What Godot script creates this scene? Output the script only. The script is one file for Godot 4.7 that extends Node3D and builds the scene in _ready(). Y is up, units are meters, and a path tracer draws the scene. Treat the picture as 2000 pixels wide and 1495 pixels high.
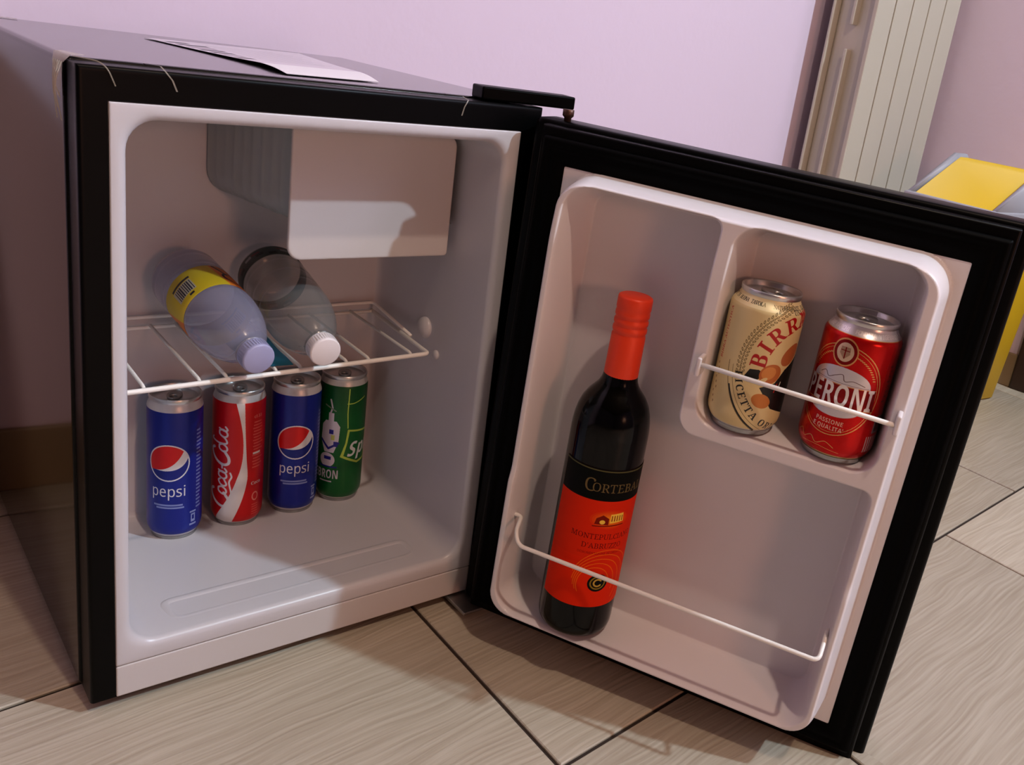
extends Node3D
# A small black fridge with its door open, on wood-look tiles by a lilac wall.
# Units are metres. x runs along the fridge front, z comes out of it, y is up.

const FLOOR_Y := -0.012
const ROOM_ANGLE := deg_to_rad(5.0)      # the room is turned a little against the fridge
const IN_W := 0.3734                     # white part of the front, width and height
const IN_H := 0.5278
const FRAME := 0.0204
const FRAME_TOP := 0.0243
const DEPTH := 0.4585
const RIGHT_X := 0.3973
const TOP_Y := 0.5521
const DOOR_O := Vector3(0.37478, 0.00012, 0.05017)
const DOOR_U := Vector3(0.463934, -0.030533, 0.885343)
const DOOR_V := Vector3(0.014172, 0.999534, 0.027045)
const DOOR_N := Vector3(-0.885756, 0.0, 0.464151)

var room: Transform3D                    # in fridge coordinates: u along the back wall, n = distance out of it
var world: Transform3D                   # from fridge coordinates to the scene, whose axes are those of the room
var used := {}
var M := {}
var rng := RandomNumberGenerator.new()
var sans := SystemFont.new()
var sans_bold := SystemFont.new()
var serif := SystemFont.new()
var serif_bold := SystemFont.new()

func _ready() -> void:
	rng.seed = 7
	room = Transform3D(Basis(Vector3(cos(ROOM_ANGLE), 0, -sin(ROOM_ANGLE)), Vector3.UP, Vector3(sin(ROOM_ANGLE), 0, cos(ROOM_ANGLE))), Vector3.ZERO)
	world = room.affine_inverse()
	# ---------- camera, environment, exposure ----------
	var cam := Camera3D.new()
	cam.name = "camera"
	cam.projection = Camera3D.PROJECTION_FRUSTUM
	cam.near = 0.05
	cam.far = 60.0
	cam.size = cam.near * 1495.0 / 1805.025
	cam.frustum_offset = Vector2(-169.175 / 1805.025 * cam.near, -72.181 / 1805.025 * cam.near)
	cam.transform = world * Transform3D(Basis(Vector3.UP, -0.748099) * Basis(Vector3.RIGHT, -0.307169) * Basis(Vector3.BACK, 0.154475), Vector3(-0.182954, 0.615826, 0.758752))
	add_child(cam)
	cam.current = true
	var env := Environment.new()
	env.background_mode = Environment.BG_COLOR
	env.background_color = Color.BLACK
	env.tonemap_mode = Environment.TONE_MAPPER_LINEAR
	env.tonemap_exposure = 0.69
	env.sdfgi_enabled = true
	env.ssao_enabled = true
	env.ssil_enabled = true
	var we := WorldEnvironment.new()
	we.name = "world_environment"
	we.environment = env
	add_child(we)
	# ---------- lamps (fittings and their lights) ----------
	var lamp_cool := [Vector3(1.72, 2.62, 1.95), Color(0.85, 0.94, 1.0), 9.4]
	var lamp_white := [Vector3(0.14, 2.66, 1.36), Color(1.0, 0.89, 0.80), 2.9]
	var lamp_low := [Vector3(0.08, 0.90, 2.90), Color(1.0, 0.68, 0.52), 1.5]

	sans.font_names = PackedStringArray(["Droid Sans"])
	sans_bold.font_names = PackedStringArray(["Droid Sans"]); sans_bold.font_weight = 700
	serif.font_names = PackedStringArray(["Droid Serif"])
	serif_bold.font_names = PackedStringArray(["Droid Serif"]); serif_bold.font_weight = 700
	make_materials()
	build_room()
	ceiling_lamp(lamp_cool, "white globe ceiling lamp with cool light over the right side of the room")
	ceiling_lamp(lamp_white, "white globe ceiling lamp with warm light above the front of the fridge")
	floor_lamp(lamp_low)
	build_radiator()
	build_bin()
	build_fridge()
	build_shelf()
	build_top_scraps()
	build_cans()
	build_wine()
	build_water_bottles()

# =====================================================================
# helpers
# =====================================================================
func numbered(called: String) -> String:
	if not used.has(called):
		used[called] = 0
		return called
	used[called] += 1
	return "%s_%03d" % [called, used[called]]

func thing(called: String, label: String, category: String, xf := Transform3D(), group := "") -> Node3D:
	var o := Node3D.new()
	o.name = numbered(called)
	add_child(o)
	o.transform = world * xf
	tag(o, label, category, group)
	return o

func tag(o: Node, label: String, category: String, group := "") -> void:
	o.set_meta("label", label)
	o.set_meta("category", category)
	if group:
		o.set_meta("group", group)

func part(called: String, mesh: Mesh, mat: Material, parent: Node = self, xf := Transform3D(), label := "") -> MeshInstance3D:
	var o := MeshInstance3D.new()
	o.name = numbered(called) if parent == self else called
	o.mesh = mesh
	o.material_override = mat
	o.transform = world * xf if parent == self else xf
	parent.add_child(o, true)
	if label:
		o.set_meta("label", label)
	return o

func structure(called: String, mesh: Mesh, mat: Material, label: String, category: String, xf := Transform3D()) -> MeshInstance3D:
	var o := MeshInstance3D.new()
	o.name = called
	o.mesh = mesh
	o.material_override = mat
	o.transform = world * xf
	add_child(o)
	tag(o, label, category)
	o.set_meta("kind", "structure")
	return o

func new_st(smooth := true) -> SurfaceTool:
	var st := SurfaceTool.new()
	st.begin(Mesh.PRIMITIVE_TRIANGLES)
	st.set_smooth_group(0 if smooth else -1)
	return st

func done(st: SurfaceTool) -> ArrayMesh:
	st.generate_normals()
	return st.commit()

# corners counter-clockwise as seen from outside
func tri(st: SurfaceTool, a: Vector3, b: Vector3, c: Vector3, ua := Vector2.ZERO, ub := Vector2.ZERO, uc := Vector2.ZERO) -> void:
	st.set_uv(ua); st.add_vertex(a)
	st.set_uv(uc); st.add_vertex(c)
	st.set_uv(ub); st.add_vertex(b)

func quad(st: SurfaceTool, a: Vector3, b: Vector3, c: Vector3, d: Vector3, ua := Vector2.ZERO, ub := Vector2.ZERO, uc := Vector2.ZERO, ud := Vector2.ZERO) -> void:
	tri(st, a, b, c, ua, ub, uc)
	tri(st, a, c, d, ua, uc, ud)

# box with rounded edges, added to a SurfaceTool (smooth)
func add_box(st: SurfaceTool, lo: Vector3, hi: Vector3, b := 0.002, xf := Transform3D()) -> void:
	var c := (lo + hi) * 0.5
	var h := (hi - lo) * 0.5
	b = minf(b, minf(h.x, minf(h.y, h.z)) * 0.98)
	var inner := h - Vector3.ONE * b
	for ax in 3:
		var i := (ax + 1) % 3
		var j := (ax + 2) % 3
		var si := cuts(h[i], inner[i], b)
		var sj := cuts(h[j], inner[j], b)
		for s in [-1.0, 1.0]:
			var g := []
			for a in si.size():
				var row := []
				for e in sj.size():
					var p := Vector3.ZERO
					p[ax] = h[ax] * s
					p[i] = si[a]
					p[j] = sj[e]
					var k := p.clamp(-inner, inner)
					var d := (p - k)
					row.append(xf * (c + k + d.normalized() * b))
				g.append(row)
			for a in si.size() - 1:
				for e in sj.size() - 1:
					if s > 0:
						quad(st, g[a][e], g[a + 1][e], g[a + 1][e + 1], g[a][e + 1])
					else:
						quad(st, g[a][e], g[a][e + 1], g[a + 1][e + 1], g[a + 1][e])

# grid lines of one side of a box: a second line beside each edge keeps the flat part flat
func cuts(h: float, inner: float, b: float) -> Array:
	var e := inner - minf(b * 0.6, inner * 0.4)
	if inner < b * 0.5:
		return [-h, -inner, inner, h]
	return [-h, -inner, -e, e, inner, h]

func box(lo: Vector3, hi: Vector3, b := 0.002) -> ArrayMesh:
	var st := new_st()
	add_box(st, lo, hi, b)
	return done(st)

# profile: [radius, height] pairs from the bottom up; uv v runs 1 (bottom) to 0 (top) between v_lo and v_hi heights
func add_lathe(st: SurfaceTool, prof: Array, n := 48, v_lo := 0.0, v_hi := 1.0) -> void:
	for k in prof.size() - 1:
		var p = prof[k]
		var q = prof[k + 1]
		for i in n:
			var a0 := TAU * i / n
			var a1 := TAU * (i + 1) / n
			var u0 := float(i) / n
			var u1 := float(i + 1) / n
			# angle 0 faces -z, so the middle of the texture (u = 0.5) faces +z; u grows towards +x in front
			var d0 := Vector3(-sin(a0), 0, -cos(a0))
			var d1 := Vector3(-sin(a1), 0, -cos(a1))
			var vp: float = 1.0 - (p[1] - v_lo) / (v_hi - v_lo)
			var vq: float = 1.0 - (q[1] - v_lo) / (v_hi - v_lo)
			var A: Vector3 = d0 * p[0] + Vector3.UP * p[1]
			var B: Vector3 = d1 * p[0] + Vector3.UP * p[1]
			var C: Vector3 = d1 * q[0] + Vector3.UP * q[1]
			var D: Vector3 = d0 * q[0] + Vector3.UP * q[1]
			if p[0] > 1e-6 and q[0] > 1e-6:
				quad(st, A, B, C, D, Vector2(u0, vp), Vector2(u1, vp), Vector2(u1, vq), Vector2(u0, vq))
			elif p[0] > 1e-6:
				tri(st, A, B, C, Vector2(u0, vp), Vector2(u1, vp), Vector2(u0, vq))
			elif q[0] > 1e-6:
				tri(st, A, C, D, Vector2(u0, vp), Vector2(u1, vq), Vector2(u0, vq))

func lathe(prof: Array, n := 48, v_lo := 0.0, v_hi := 1.0) -> ArrayMesh:
	var st := new_st()
	add_lathe(st, prof, n, v_lo, v_hi)
	return done(st)

func smooth_path(pts: Array, r: float, n := 5) -> PackedVector3Array:
	# rounds the corners of a polyline
	var out := PackedVector3Array()
	out.append(pts[0])
	for i in range(1, pts.size() - 1):
		var p: Vector3 = pts[i]
		var a: Vector3 = pts[i - 1] - p
		var b: Vector3 = pts[i + 1] - p
		var k := minf(r, minf(a.length(), b.length()) * 0.48)
		var s := p + a.normalized() * k
		var e := p + b.normalized() * k
		for j in n + 1:
			var t := float(j) / n
			out.append(s.lerp(p, t).lerp(p.lerp(e, t), t))
	out.append(pts[-1])
	return out

func add_tube(st: SurfaceTool, path: PackedVector3Array, r: float, n := 10, flat := 1.0) -> void:
	var rings := []
	var up := Vector3.UP
	var m := path.size()
	var side := Vector3.ZERO
	for i in m:
		var t := (path[mini(i + 1, m - 1)] - path[maxi(i - 1, 0)]).normalized()
		if i == 0:
			side = t.cross(up if absf(t.y) < 0.9 else Vector3.RIGHT).normalized()
		else:
			side = (side - t * side.dot(t)).normalized()
		var o := side.cross(t)
		var ring := []
		for k in n:
			var a := TAU * k / n
			ring.append(path[i] + (side * cos(a) + o * sin(a) * flat) * r)
		rings.append(ring)
	for i in m - 1:
		for k in n:
			var k2 := (k + 1) % n
			quad(st, rings[i][k], rings[i + 1][k], rings[i + 1][k2], rings[i][k2])
	for k in n:
		var k2 := (k + 1) % n
		tri(st, path[0], rings[0][k], rings[0][k2])
		tri(st, path[m - 1], rings[m - 1][k2], rings[m - 1][k])

func tube(path: PackedVector3Array, r: float, n := 10) -> ArrayMesh:
	var st := new_st()
	add_tube(st, path, r, n)
	return done(st)

func rrect(u0: float, v0: float, u1: float, v1: float, r: float, n := 6) -> PackedVector2Array:
	# counter-clockwise, from the lower right corner on
	var out := PackedVector2Array()
	var cs := [Vector2(u1 - r, v0 + r), Vector2(u1 - r, v1 - r), Vector2(u0 + r, v1 - r), Vector2(u0 + r, v0 + r)]
	for k in 4:
		for i in n + 1:
			var a := -PI / 2 + PI / 2 * (k + float(i) / n)
			out.append(cs[k] + Vector2(cos(a), sin(a)) * r)
	return out

func rrect4(u0: float, v0: float, u1: float, v1: float, rr: Array, n := 6) -> PackedVector2Array:
	# radii for lower right, upper right, upper left, lower left
	var out := PackedVector2Array()
	var cs := [Vector2(u1 - rr[0], v0 + rr[0]), Vector2(u1 - rr[1], v1 - rr[1]), Vector2(u0 + rr[2], v1 - rr[2]), Vector2(u0 + rr[3], v0 + rr[3])]
	for k in 4:
		for i in n + 1:
			var a := -PI / 2 + PI / 2 * (k + float(i) / n)
			out.append(cs[k] + Vector2(cos(a), sin(a)) * rr[k])
	return out

func at_z(loop: PackedVector2Array, z: float) -> PackedVector3Array:
	var out := PackedVector3Array()
	for p in loop:
		out.append(Vector3(p.x, p.y, z))
	return out

# joins loops of the same size; outward when loops run counter-clockwise and advance towards +z
func add_loft(st: SurfaceTool, loops: Array, flip := false, cap_first := false, cap_last := false) -> void:
	var n: int = loops[0].size()
	for k in loops.size() - 1:
		for i in n:
			var j := (i + 1) % n
			if flip:
				quad(st, loops[k][i], loops[k + 1][i], loops[k + 1][j], loops[k][j])
			else:
				quad(st, loops[k][i], loops[k][j], loops[k + 1][j], loops[k + 1][i])
	for c in [[cap_first, 0, not flip], [cap_last, loops.size() - 1, flip]]:
		if c[0]:
			var L: PackedVector3Array = loops[c[1]]
			var mid := Vector3.ZERO
			for p in L:
				mid += p
			mid /= n
			for i in n:
				var j := (i + 1) % n
				if c[2]:
					tri(st, mid, L[j], L[i])
				else:
					tri(st, mid, L[i], L[j])

# plate with a rounded outline in the xy plane, from z0 to z1, edges rounded by b
func add_plate(st: SurfaceTool, outline: Callable, z0: float, z1: float, b: float) -> void:
	# outline(inset) -> PackedVector2Array
	var loops := [at_z(outline.call(b * 2.0), z0)]
	for k in 4:
		var a := PI / 2 * k / 3.0
		loops.append(at_z(outline.call(b * (1.0 - sin(a))), z0 + b * (1.0 - cos(a))))
	for k in 4:
		var a := PI / 2 * k / 3.0
		loops.append(at_z(outline.call(b * (1.0 - cos(a))), z1 - b * (1.0 - sin(a))))
	loops.append(at_z(outline.call(b * 2.0), z1))
	add_loft(st, loops, false, true, true)

# flat rectangular frame with a rounded outer edge
func add_ring(st: SurfaceTool, outer: Rect2, inner: Rect2, z0: float, z1: float, b: float) -> void:
	var loops := []
	var o := func(k: float) -> PackedVector2Array: return rrect(outer.position.x + k, outer.position.y + k * 0.1, outer.end.x - k, outer.end.y - k, 0.0004, 1)
	var n := func(k: float) -> PackedVector2Array: return rrect(inner.position.x - k, inner.position.y - k * 0.1, inner.end.x + k, inner.end.y + k, 0.0004, 1)
	loops.append(at_z(o.call(0.0), z0))
	loops.append(at_z(o.call(0.0), z1 - b * 1.5))
	for k in 4:
		var a := PI / 2 * k / 3.0
		loops.append(at_z(o.call(b * (1.0 - cos(a))), z1 - b * (1.0 - sin(a))))
	loops.append(at_z(o.call(b * 1.5), z1))
	loops.append(at_z(n.call(0.0006), z1))
	loops.append(at_z(n.call(0.0003), z1))
	loops.append(at_z(n.call(0.0), z1 - 0.0003))
	loops.append(at_z(n.call(0.0), z0))
	loops.append(at_z(o.call(0.0), z0))
	add_loft(st, loops)

# ---------- flat print ----------
class Paint:
	var img: Image
	var w: int
	var h: int
	var ys := 1.0                        # vertical pixels per design unit
	func _init(ww: int, hh: int, c: Color) -> void:
		w = ww; h = hh
		img = Image.create(w, h, false, Image.FORMAT_RGB8)
		img.fill(c)
	func rect(x: float, y: float, ww: float, hh: float, c: Color) -> void:
		img.fill_rect(Rect2i(int(x), int(y * ys), int(ww), int(hh * ys)), c)
	func tri(a: Vector2, b: Vector2, c: Vector2, col: Color) -> void:
		a.y *= ys
		b.y *= ys
		c.y *= ys
		var lo := int(floor(minf(a.y, minf(b.y, c.y))))
		var hi := int(ceil(maxf(a.y, maxf(b.y, c.y))))
		for y in range(maxi(lo, 0), mini(hi + 1, h)):
			var yc := y + 0.5
			var x0 := 1e9
			var x1 := -1e9
			for e in [[a, b], [b, c], [c, a]]:
				var p: Vector2 = e[0]
				var q: Vector2 = e[1]
				if (p.y <= yc and q.y > yc) or (q.y <= yc and p.y > yc):
					var x := p.x + (q.x - p.x) * (yc - p.y) / (q.y - p.y)
					x0 = minf(x0, x)
					x1 = maxf(x1, x)
			if x1 >= x0:
				var i0 := maxi(int(round(x0)), 0)
				var i1 := mini(int(round(x1)), w)
				if i1 > i0:
					img.fill_rect(Rect2i(i0, y, i1 - i0, 1), col)
	func poly(pts: PackedVector2Array, col: Color) -> void:
		var idx := Geometry2D.triangulate_polygon(pts)
		for k in range(0, idx.size(), 3):
			tri(pts[idx[k]], pts[idx[k + 1]], pts[idx[k + 2]], col)
	func ell(c: Vector2, rx: float, ry: float, col: Color, rot := 0.0) -> void:
		var pts := PackedVector2Array()
		for i in 40:
			var a := TAU * i / 40
			pts.append(c + Vector2(cos(a) * rx, sin(a) * ry).rotated(rot))
		for i in 40:
			tri(c, pts[i], pts[(i + 1) % 40], col)
	func arc(c: Vector2, rx: float, ry: float, a0: float, a1: float, th: float, col: Color, n := 40) -> void:
		var pts := PackedVector2Array()
		for i in n + 1:
			var a := a0 + (a1 - a0) * i / n
			pts.append(c + Vector2(cos(a) * rx, sin(a) * ry))
		stroke(pts, th, col)
	func stroke(pts: PackedVector2Array, th: float, col: Color) -> void:
		for i in pts.size() - 1:
			var d := (pts[i + 1] - pts[i]).normalized().orthogonal() * th * 0.5
			tri(pts[i] + d, pts[i] - d, pts[i + 1] - d, col)
			tri(pts[i] + d, pts[i + 1] - d, pts[i + 1] + d, col)
		if th > 3.0:
			for p in pts:
				ell(p, th * 0.5, th * 0.5, col)
	func curve(ctrl: Array, th: float, col: Color) -> void:
		# smooth brush stroke through the points
		var pts := PackedVector2Array()
		var m := ctrl.size()
		for i in m - 1:
			var p0: Vector2 = ctrl[maxi(i - 1, 0)]
			var p1: Vector2 = ctrl[i]
			var p2: Vector2 = ctrl[i + 1]
			var p3: Vector2 = ctrl[mini(i + 2, m - 1)]
			for k in 8:
				pts.append(p1.cubic_interpolate(p2, p0, p3, k / 8.0))
		pts.append(ctrl[m - 1])
		stroke(pts, th, col)
	func text(s: String, font: Font, size: float, xf: Transform2D, col: Color) -> void:
		var tm := TextMesh.new()
		tm.text = s
		tm.font = font
		tm.font_size = 64
		tm.pixel_size = 1.0
		tm.depth = 0.0
		tm.curve_step = 2.0
		if tm.get_surface_count() == 0:
			return
		var arr := tm.surface_get_arrays(0)
		var v: PackedVector3Array = arr[Mesh.ARRAY_VERTEX]
		var idx: PackedInt32Array = arr[Mesh.ARRAY_INDEX] if arr[Mesh.ARRAY_INDEX] != null else PackedInt32Array(range(v.size()))
		var k := size / 64.0
		for i in range(0, idx.size(), 3):
			var a := v[idx[i]]
			var b := v[idx[i + 1]]
			var c := v[idx[i + 2]]
			tri(xf * Vector2(a.x * k, -a.y * k), xf * Vector2(b.x * k, -b.y * k), xf * Vector2(c.x * k, -c.y * k), col)
	func arc_text(s: String, font: Font, size: float, c: Vector2, r: float, a_mid: float, step: float, col: Color, inside := false) -> void:
		# letters round a circle; a_mid in degrees, 0 = right, 90 = down
		var total := 0.0
		var wid := []
		for ch in s:
			var ww := font.get_string_size(ch, HORIZONTAL_ALIGNMENT_LEFT, -1, 64).x * size / 64.0 + step
			wid.append(ww)
			total += ww
		var pos := -total * 0.5
		var i := 0
		for ch in s:
			var mid: float = pos + wid[i] * 0.5
			var a := deg_to_rad(a_mid) + (mid / r if not inside else -mid / r)
			var p := c + Vector2(cos(a), sin(a)) * r
			text(ch, font, size, Transform2D(a + (PI / 2 if not inside else -PI / 2), p), col)
			pos += wid[i]
			i += 1
	func tex() -> ImageTexture:
		return ImageTexture.create_from_image(img)

# =====================================================================
# materials
# =====================================================================
func mat(c: Color, rough := 0.5, metal := 0.0, coat := 0.0) -> StandardMaterial3D:
	var m := StandardMaterial3D.new()
	m.albedo_color = c
	m.roughness = rough
	m.metallic = metal
	if coat > 0:
		m.clearcoat_enabled = true
		m.clearcoat = coat
		m.clearcoat_roughness = 0.08
	return m

func noise_tex(freq: float, bump: float, size := 256, seed_ := 1) -> NoiseTexture2D:
	var n := FastNoiseLite.new()
	n.seed = seed_
	n.noise_type = FastNoiseLite.TYPE_SIMPLEX_SMOOTH
	n.frequency = freq
	n.fractal_octaves = 4
	var t := NoiseTexture2D.new()
	t.width = size
	t.height = size
	t.seamless = true
	t.noise = n
	if bump > 0:
		t.as_normal_map = true
		t.bump_strength = bump
	return t

func make_materials() -> void:
	M.white = mat(Color(0.765, 0.745, 0.745), 0.34)
	M.liner = mat(Color(0.765, 0.755, 0.775), 0.32)
	M.door_liner = mat(Color(0.865, 0.845, 0.855), 0.28)
	M.black = mat(Color(0.008, 0.008, 0.009), 0.36)
	M.black.metallic_specular = 0.22
	M.black_gloss = mat(Color(0.012, 0.012, 0.014), 0.10)
	M.black_gloss.metallic_specular = 0.5
	M.black_side = mat(Color(0.010, 0.010, 0.011), 0.12)
	M.black_side.metallic_specular = 0.24
	M.rubber = mat(Color(0.006, 0.006, 0.007), 0.55)
	M.rubber.metallic_specular = 0.15
	M.hinge = mat(Color(0.006, 0.006, 0.007), 0.4)
	M.hinge.metallic_specular = 0.15
	M.copper = mat(Color(0.30, 0.20, 0.16), 0.4, 0.7)
	M.wire = mat(Color(0.93, 0.92, 0.90), 0.35)
	M.alu = mat(Color(0.80, 0.80, 0.80), 0.28, 0.9)
	M.alu_dark = mat(Color(0.62, 0.62, 0.62), 0.34, 0.9)
	M.freezer = mat(Color(0.62, 0.64, 0.64), 0.42)
	M.tape = mat(Color(0.74, 0.70, 0.64, 0.42), 0.35)
	M.tape.transparency = BaseMaterial3D.TRANSPARENCY_ALPHA
	M.paper_white = mat(Color(0.88, 0.86, 0.88), 0.7)
	# wall paint
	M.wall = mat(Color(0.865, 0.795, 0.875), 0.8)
	M.wall.normal_enabled = true
	M.wall.normal_texture = noise_tex(0.03, 2.0, 256, 9)
	M.wall.normal_scale = 0.15
	M.wall.uv1_triplanar = true
	M.wall.uv1_world_triplanar = true
	M.wall.uv1_scale = Vector3(4, 4, 4)
	M.ceiling = mat(Color(0.42, 0.36, 0.31), 0.9)
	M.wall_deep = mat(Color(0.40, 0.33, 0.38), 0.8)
	M.radiator = mat(Color(0.74, 0.715, 0.66), 0.4)
	M.yellow = mat(Color(0.86, 0.70, 0.10), 0.45)
	M.grey_lid = mat(Color(0.66, 0.66, 0.70), 0.5)
	M.brown = mat(Color(0.20, 0.12, 0.08), 0.5)
	M.grout = mat(Color(0.16, 0.10, 0.06), 0.85)
	M.baseboard = mat(Color(0.55, 0.47, 0.36), 0.5)
	make_wood()

func make_wood() -> void:
	var w := 1024
	var h := 640
	var n1 := FastNoiseLite.new(); n1.seed = 3; n1.frequency = 0.004; n1.fractal_octaves = 3
	var n2 := FastNoiseLite.new(); n2.seed = 11; n2.frequency = 0.024; n2.fractal_octaves = 3
	var n3 := FastNoiseLite.new(); n3.seed = 23; n3.frequency = 0.0028; n3.fractal_octaves = 2
	var col := PackedByteArray(); col.resize(w * h * 3)
	var bmp := PackedByteArray(); bmp.resize(w * h)
	var light := Color(0.735, 0.695, 0.630)
	var dark := Color(0.640, 0.590, 0.520)
	var i := 0
	for y in h:
		for x in w:
			var warp := n3.get_noise_2d(x * 1.0, y * 1.6) * 15.0
			var g := n2.get_noise_2d(x * 0.12, (y + warp * 0.7) * 5.0)          # fine long streaks
			var band := n1.get_noise_2d(x * 0.35, (y + warp) * 3.0)
			var ring := sin((y + warp) * 0.50 + band * 3.0)
			var t := clampf(0.55 + g * 0.70 + band * 0.16 + ring * 0.05, 0.0, 1.0)
			var c := dark.lerp(light, t)
			col[i * 3] = int(c.r * 255.0)
			col[i * 3 + 1] = int(c.g * 255.0)
			col[i * 3 + 2] = int(c.b * 255.0)
			bmp[i] = int(clampf(0.5 + g * 0.8 + ring * 0.12, 0.0, 1.0) * 255.0)
			i += 1
	var ci := Image.create_from_data(w, h, false, Image.FORMAT_RGB8, col)
	var bi := Image.create_from_data(w, h, false, Image.FORMAT_L8, bmp)
	var ct := ImageTexture.create_from_image(ci)
	var bt := ImageTexture.create_from_image(bi)
	M.tiles = []
	for k in 5:
		var m := StandardMaterial3D.new()
		m.albedo_texture = ct
		var f := 0.95 + 0.05 * (k % 3)
		m.albedo_color = Color(f, f * 0.995, f * 0.985)
		m.roughness = 0.42
		m.heightmap_enabled = true
		m.heightmap_texture = bt
		m.heightmap_scale = 0.03
		m.uv1_offset = Vector3(0.23 * k, 0.31 * k, 0)
		M.tiles.append(m)

# =====================================================================
# room
# =====================================================================
const U0 := -4.2
const U1 := 2.03
const N0 := -0.469
const N1 := 5.2
const CEIL := 2.95

func build_room() -> void:
	var t := 0.12
	# floor: dark grout slab with each tile on top of it
	var fl := structure("floor", box(Vector3(U0 - t, FLOOR_Y - 0.15, N0 - t), Vector3(U1 + t, FLOOR_Y - 0.003, N1 + t), 0.001), M.grout, "floor of pale wood-look tiles with dark joints", "floor", room)
	var rows := 0.3463
	var len_ := 0.553
	var slant := tan(deg_to_rad(6.0))      # the courses are laid slightly askew
	var starts := [0.2885, 0.0]
	var k := 0
	for r in range(-2, 17):
		var n_lo := -0.0525 + rows * r
		var n_hi := n_lo + rows
		# where the cross joints of this course lie, measured at n = 0.12
		var base: float = 0.3005 if posmod(r, 2) == 0 else 0.5650
		for q in range(-10, 5):
			var u_a := base + len_ * q
			var g := 0.0022
			var P := PackedVector2Array()
			for cr in [[u_a + g, n_lo + g], [u_a + len_ - g, n_lo + g], [u_a + len_ - g, n_hi - g], [u_a + g, n_hi - g]]:
				P.append(Vector2(cr[0] - (cr[1] - 0.12) * slant, cr[1]))
			var cuts := Geometry2D.intersect_polygons(P, PackedVector2Array([Vector2(U0, N0), Vector2(U1, N0), Vector2(U1, N1), Vector2(U0, N1)]))
			if cuts.is_empty():
				continue
			var Q: PackedVector2Array = cuts[0]
			if absf(poly_area(Q)) < 0.002:
				continue
			var st := new_st(false)
			add_tile(st, Q, FLOOR_Y - 0.004, FLOOR_Y, P[0])
			part("tile", done(st), M.tiles[posmod(k * 7 + r * 3, 5)], fl)
			k += 1
	structure("wall_back", box(Vector3(U0 - t, FLOOR_Y, N0 - t), Vector3(U1 + t, CEIL, N0), 0.001), M.wall, "plain lilac painted wall behind the fridge", "wall", room)
	structure("wall_right", box(Vector3(U1, FLOOR_Y, N0), Vector3(U1 + t, CEIL, N1), 0.001), M.wall, "lilac side wall behind the yellow bin", "wall", room)
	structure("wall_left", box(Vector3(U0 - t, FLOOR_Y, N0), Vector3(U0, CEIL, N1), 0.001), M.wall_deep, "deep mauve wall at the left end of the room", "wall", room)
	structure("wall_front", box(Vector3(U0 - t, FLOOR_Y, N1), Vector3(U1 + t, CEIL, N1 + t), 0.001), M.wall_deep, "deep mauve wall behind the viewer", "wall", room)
	structure("ceiling", box(Vector3(U0 - t, CEIL, N0 - t), Vector3(U1 + t, CEIL + 0.12, N1 + t), 0.001), M.ceiling, "brown ceiling over the room", "ceiling", room)
	var bh := 0.082
	structure("baseboard_back", box(Vector3(U0, FLOOR_Y, N0), Vector3(U1, FLOOR_Y + bh, N0 + 0.009), 0.002), M.baseboard, "low brownish tile skirting along the back wall", "baseboard", room)
	structure("baseboard_right", box(Vector3(U1 - 0.009, FLOOR_Y, N0 + 0.009), Vector3(U1, FLOOR_Y + bh, 0.035), 0.002), M.baseboard, "low brownish tile skirting right of the yellow bin", "baseboard", room)
	structure("baseboard_left", box(Vector3(U0, FLOOR_Y, N0 + 0.009), Vector3(U0 + 0.009, FLOOR_Y + bh, N1), 0.002), M.baseboard, "low brownish tile skirting along the left wall", "baseboard", room)
	# dark door at the right edge
	var d := Node3D.new()
	d.name = "door_1"
	add_child(d)
	d.transform = Transform3D()
	tag(d, "dark brown room door in its frame at the right edge, beyond the yellow bin", "door")
	d.set_meta("kind", "structure")
	var st := new_st()
	add_box(st, Vector3(U1 - 0.016, FLOOR_Y, 0.036), Vector3(U1, 2.10, 0.106), 0.004)
	add_box(st, Vector3(U1 - 0.016, FLOOR_Y, 0.906), Vector3(U1, 2.10, 0.976), 0.004)
	add_box(st, Vector3(U1 - 0.016, 2.10, 0.036), Vector3(U1, 2.17, 0.976), 0.004)
	part("door_frame", done(st), M.brown, d)
	part("door_panel", box(Vector3(U1 - 0.010, FLOOR_Y + 0.004, 0.108), Vector3(U1, 2.098, 0.904), 0.003), M.brown, d)
	part("door_handle", tube(smooth_path([Vector3(U1 - 0.008, 1.02, 0.17), Vector3(U1 - 0.06, 1.02, 0.17), Vector3(U1 - 0.06, 1.02, 0.29)], 0.02), 0.009), M.alu_dark, d)

func poly_area(p: PackedVector2Array) -> float:
	var a := 0.0
	for i in p.size():
		a += p[i].cross(p[(i + 1) % p.size()])
	return a * 0.5

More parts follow.
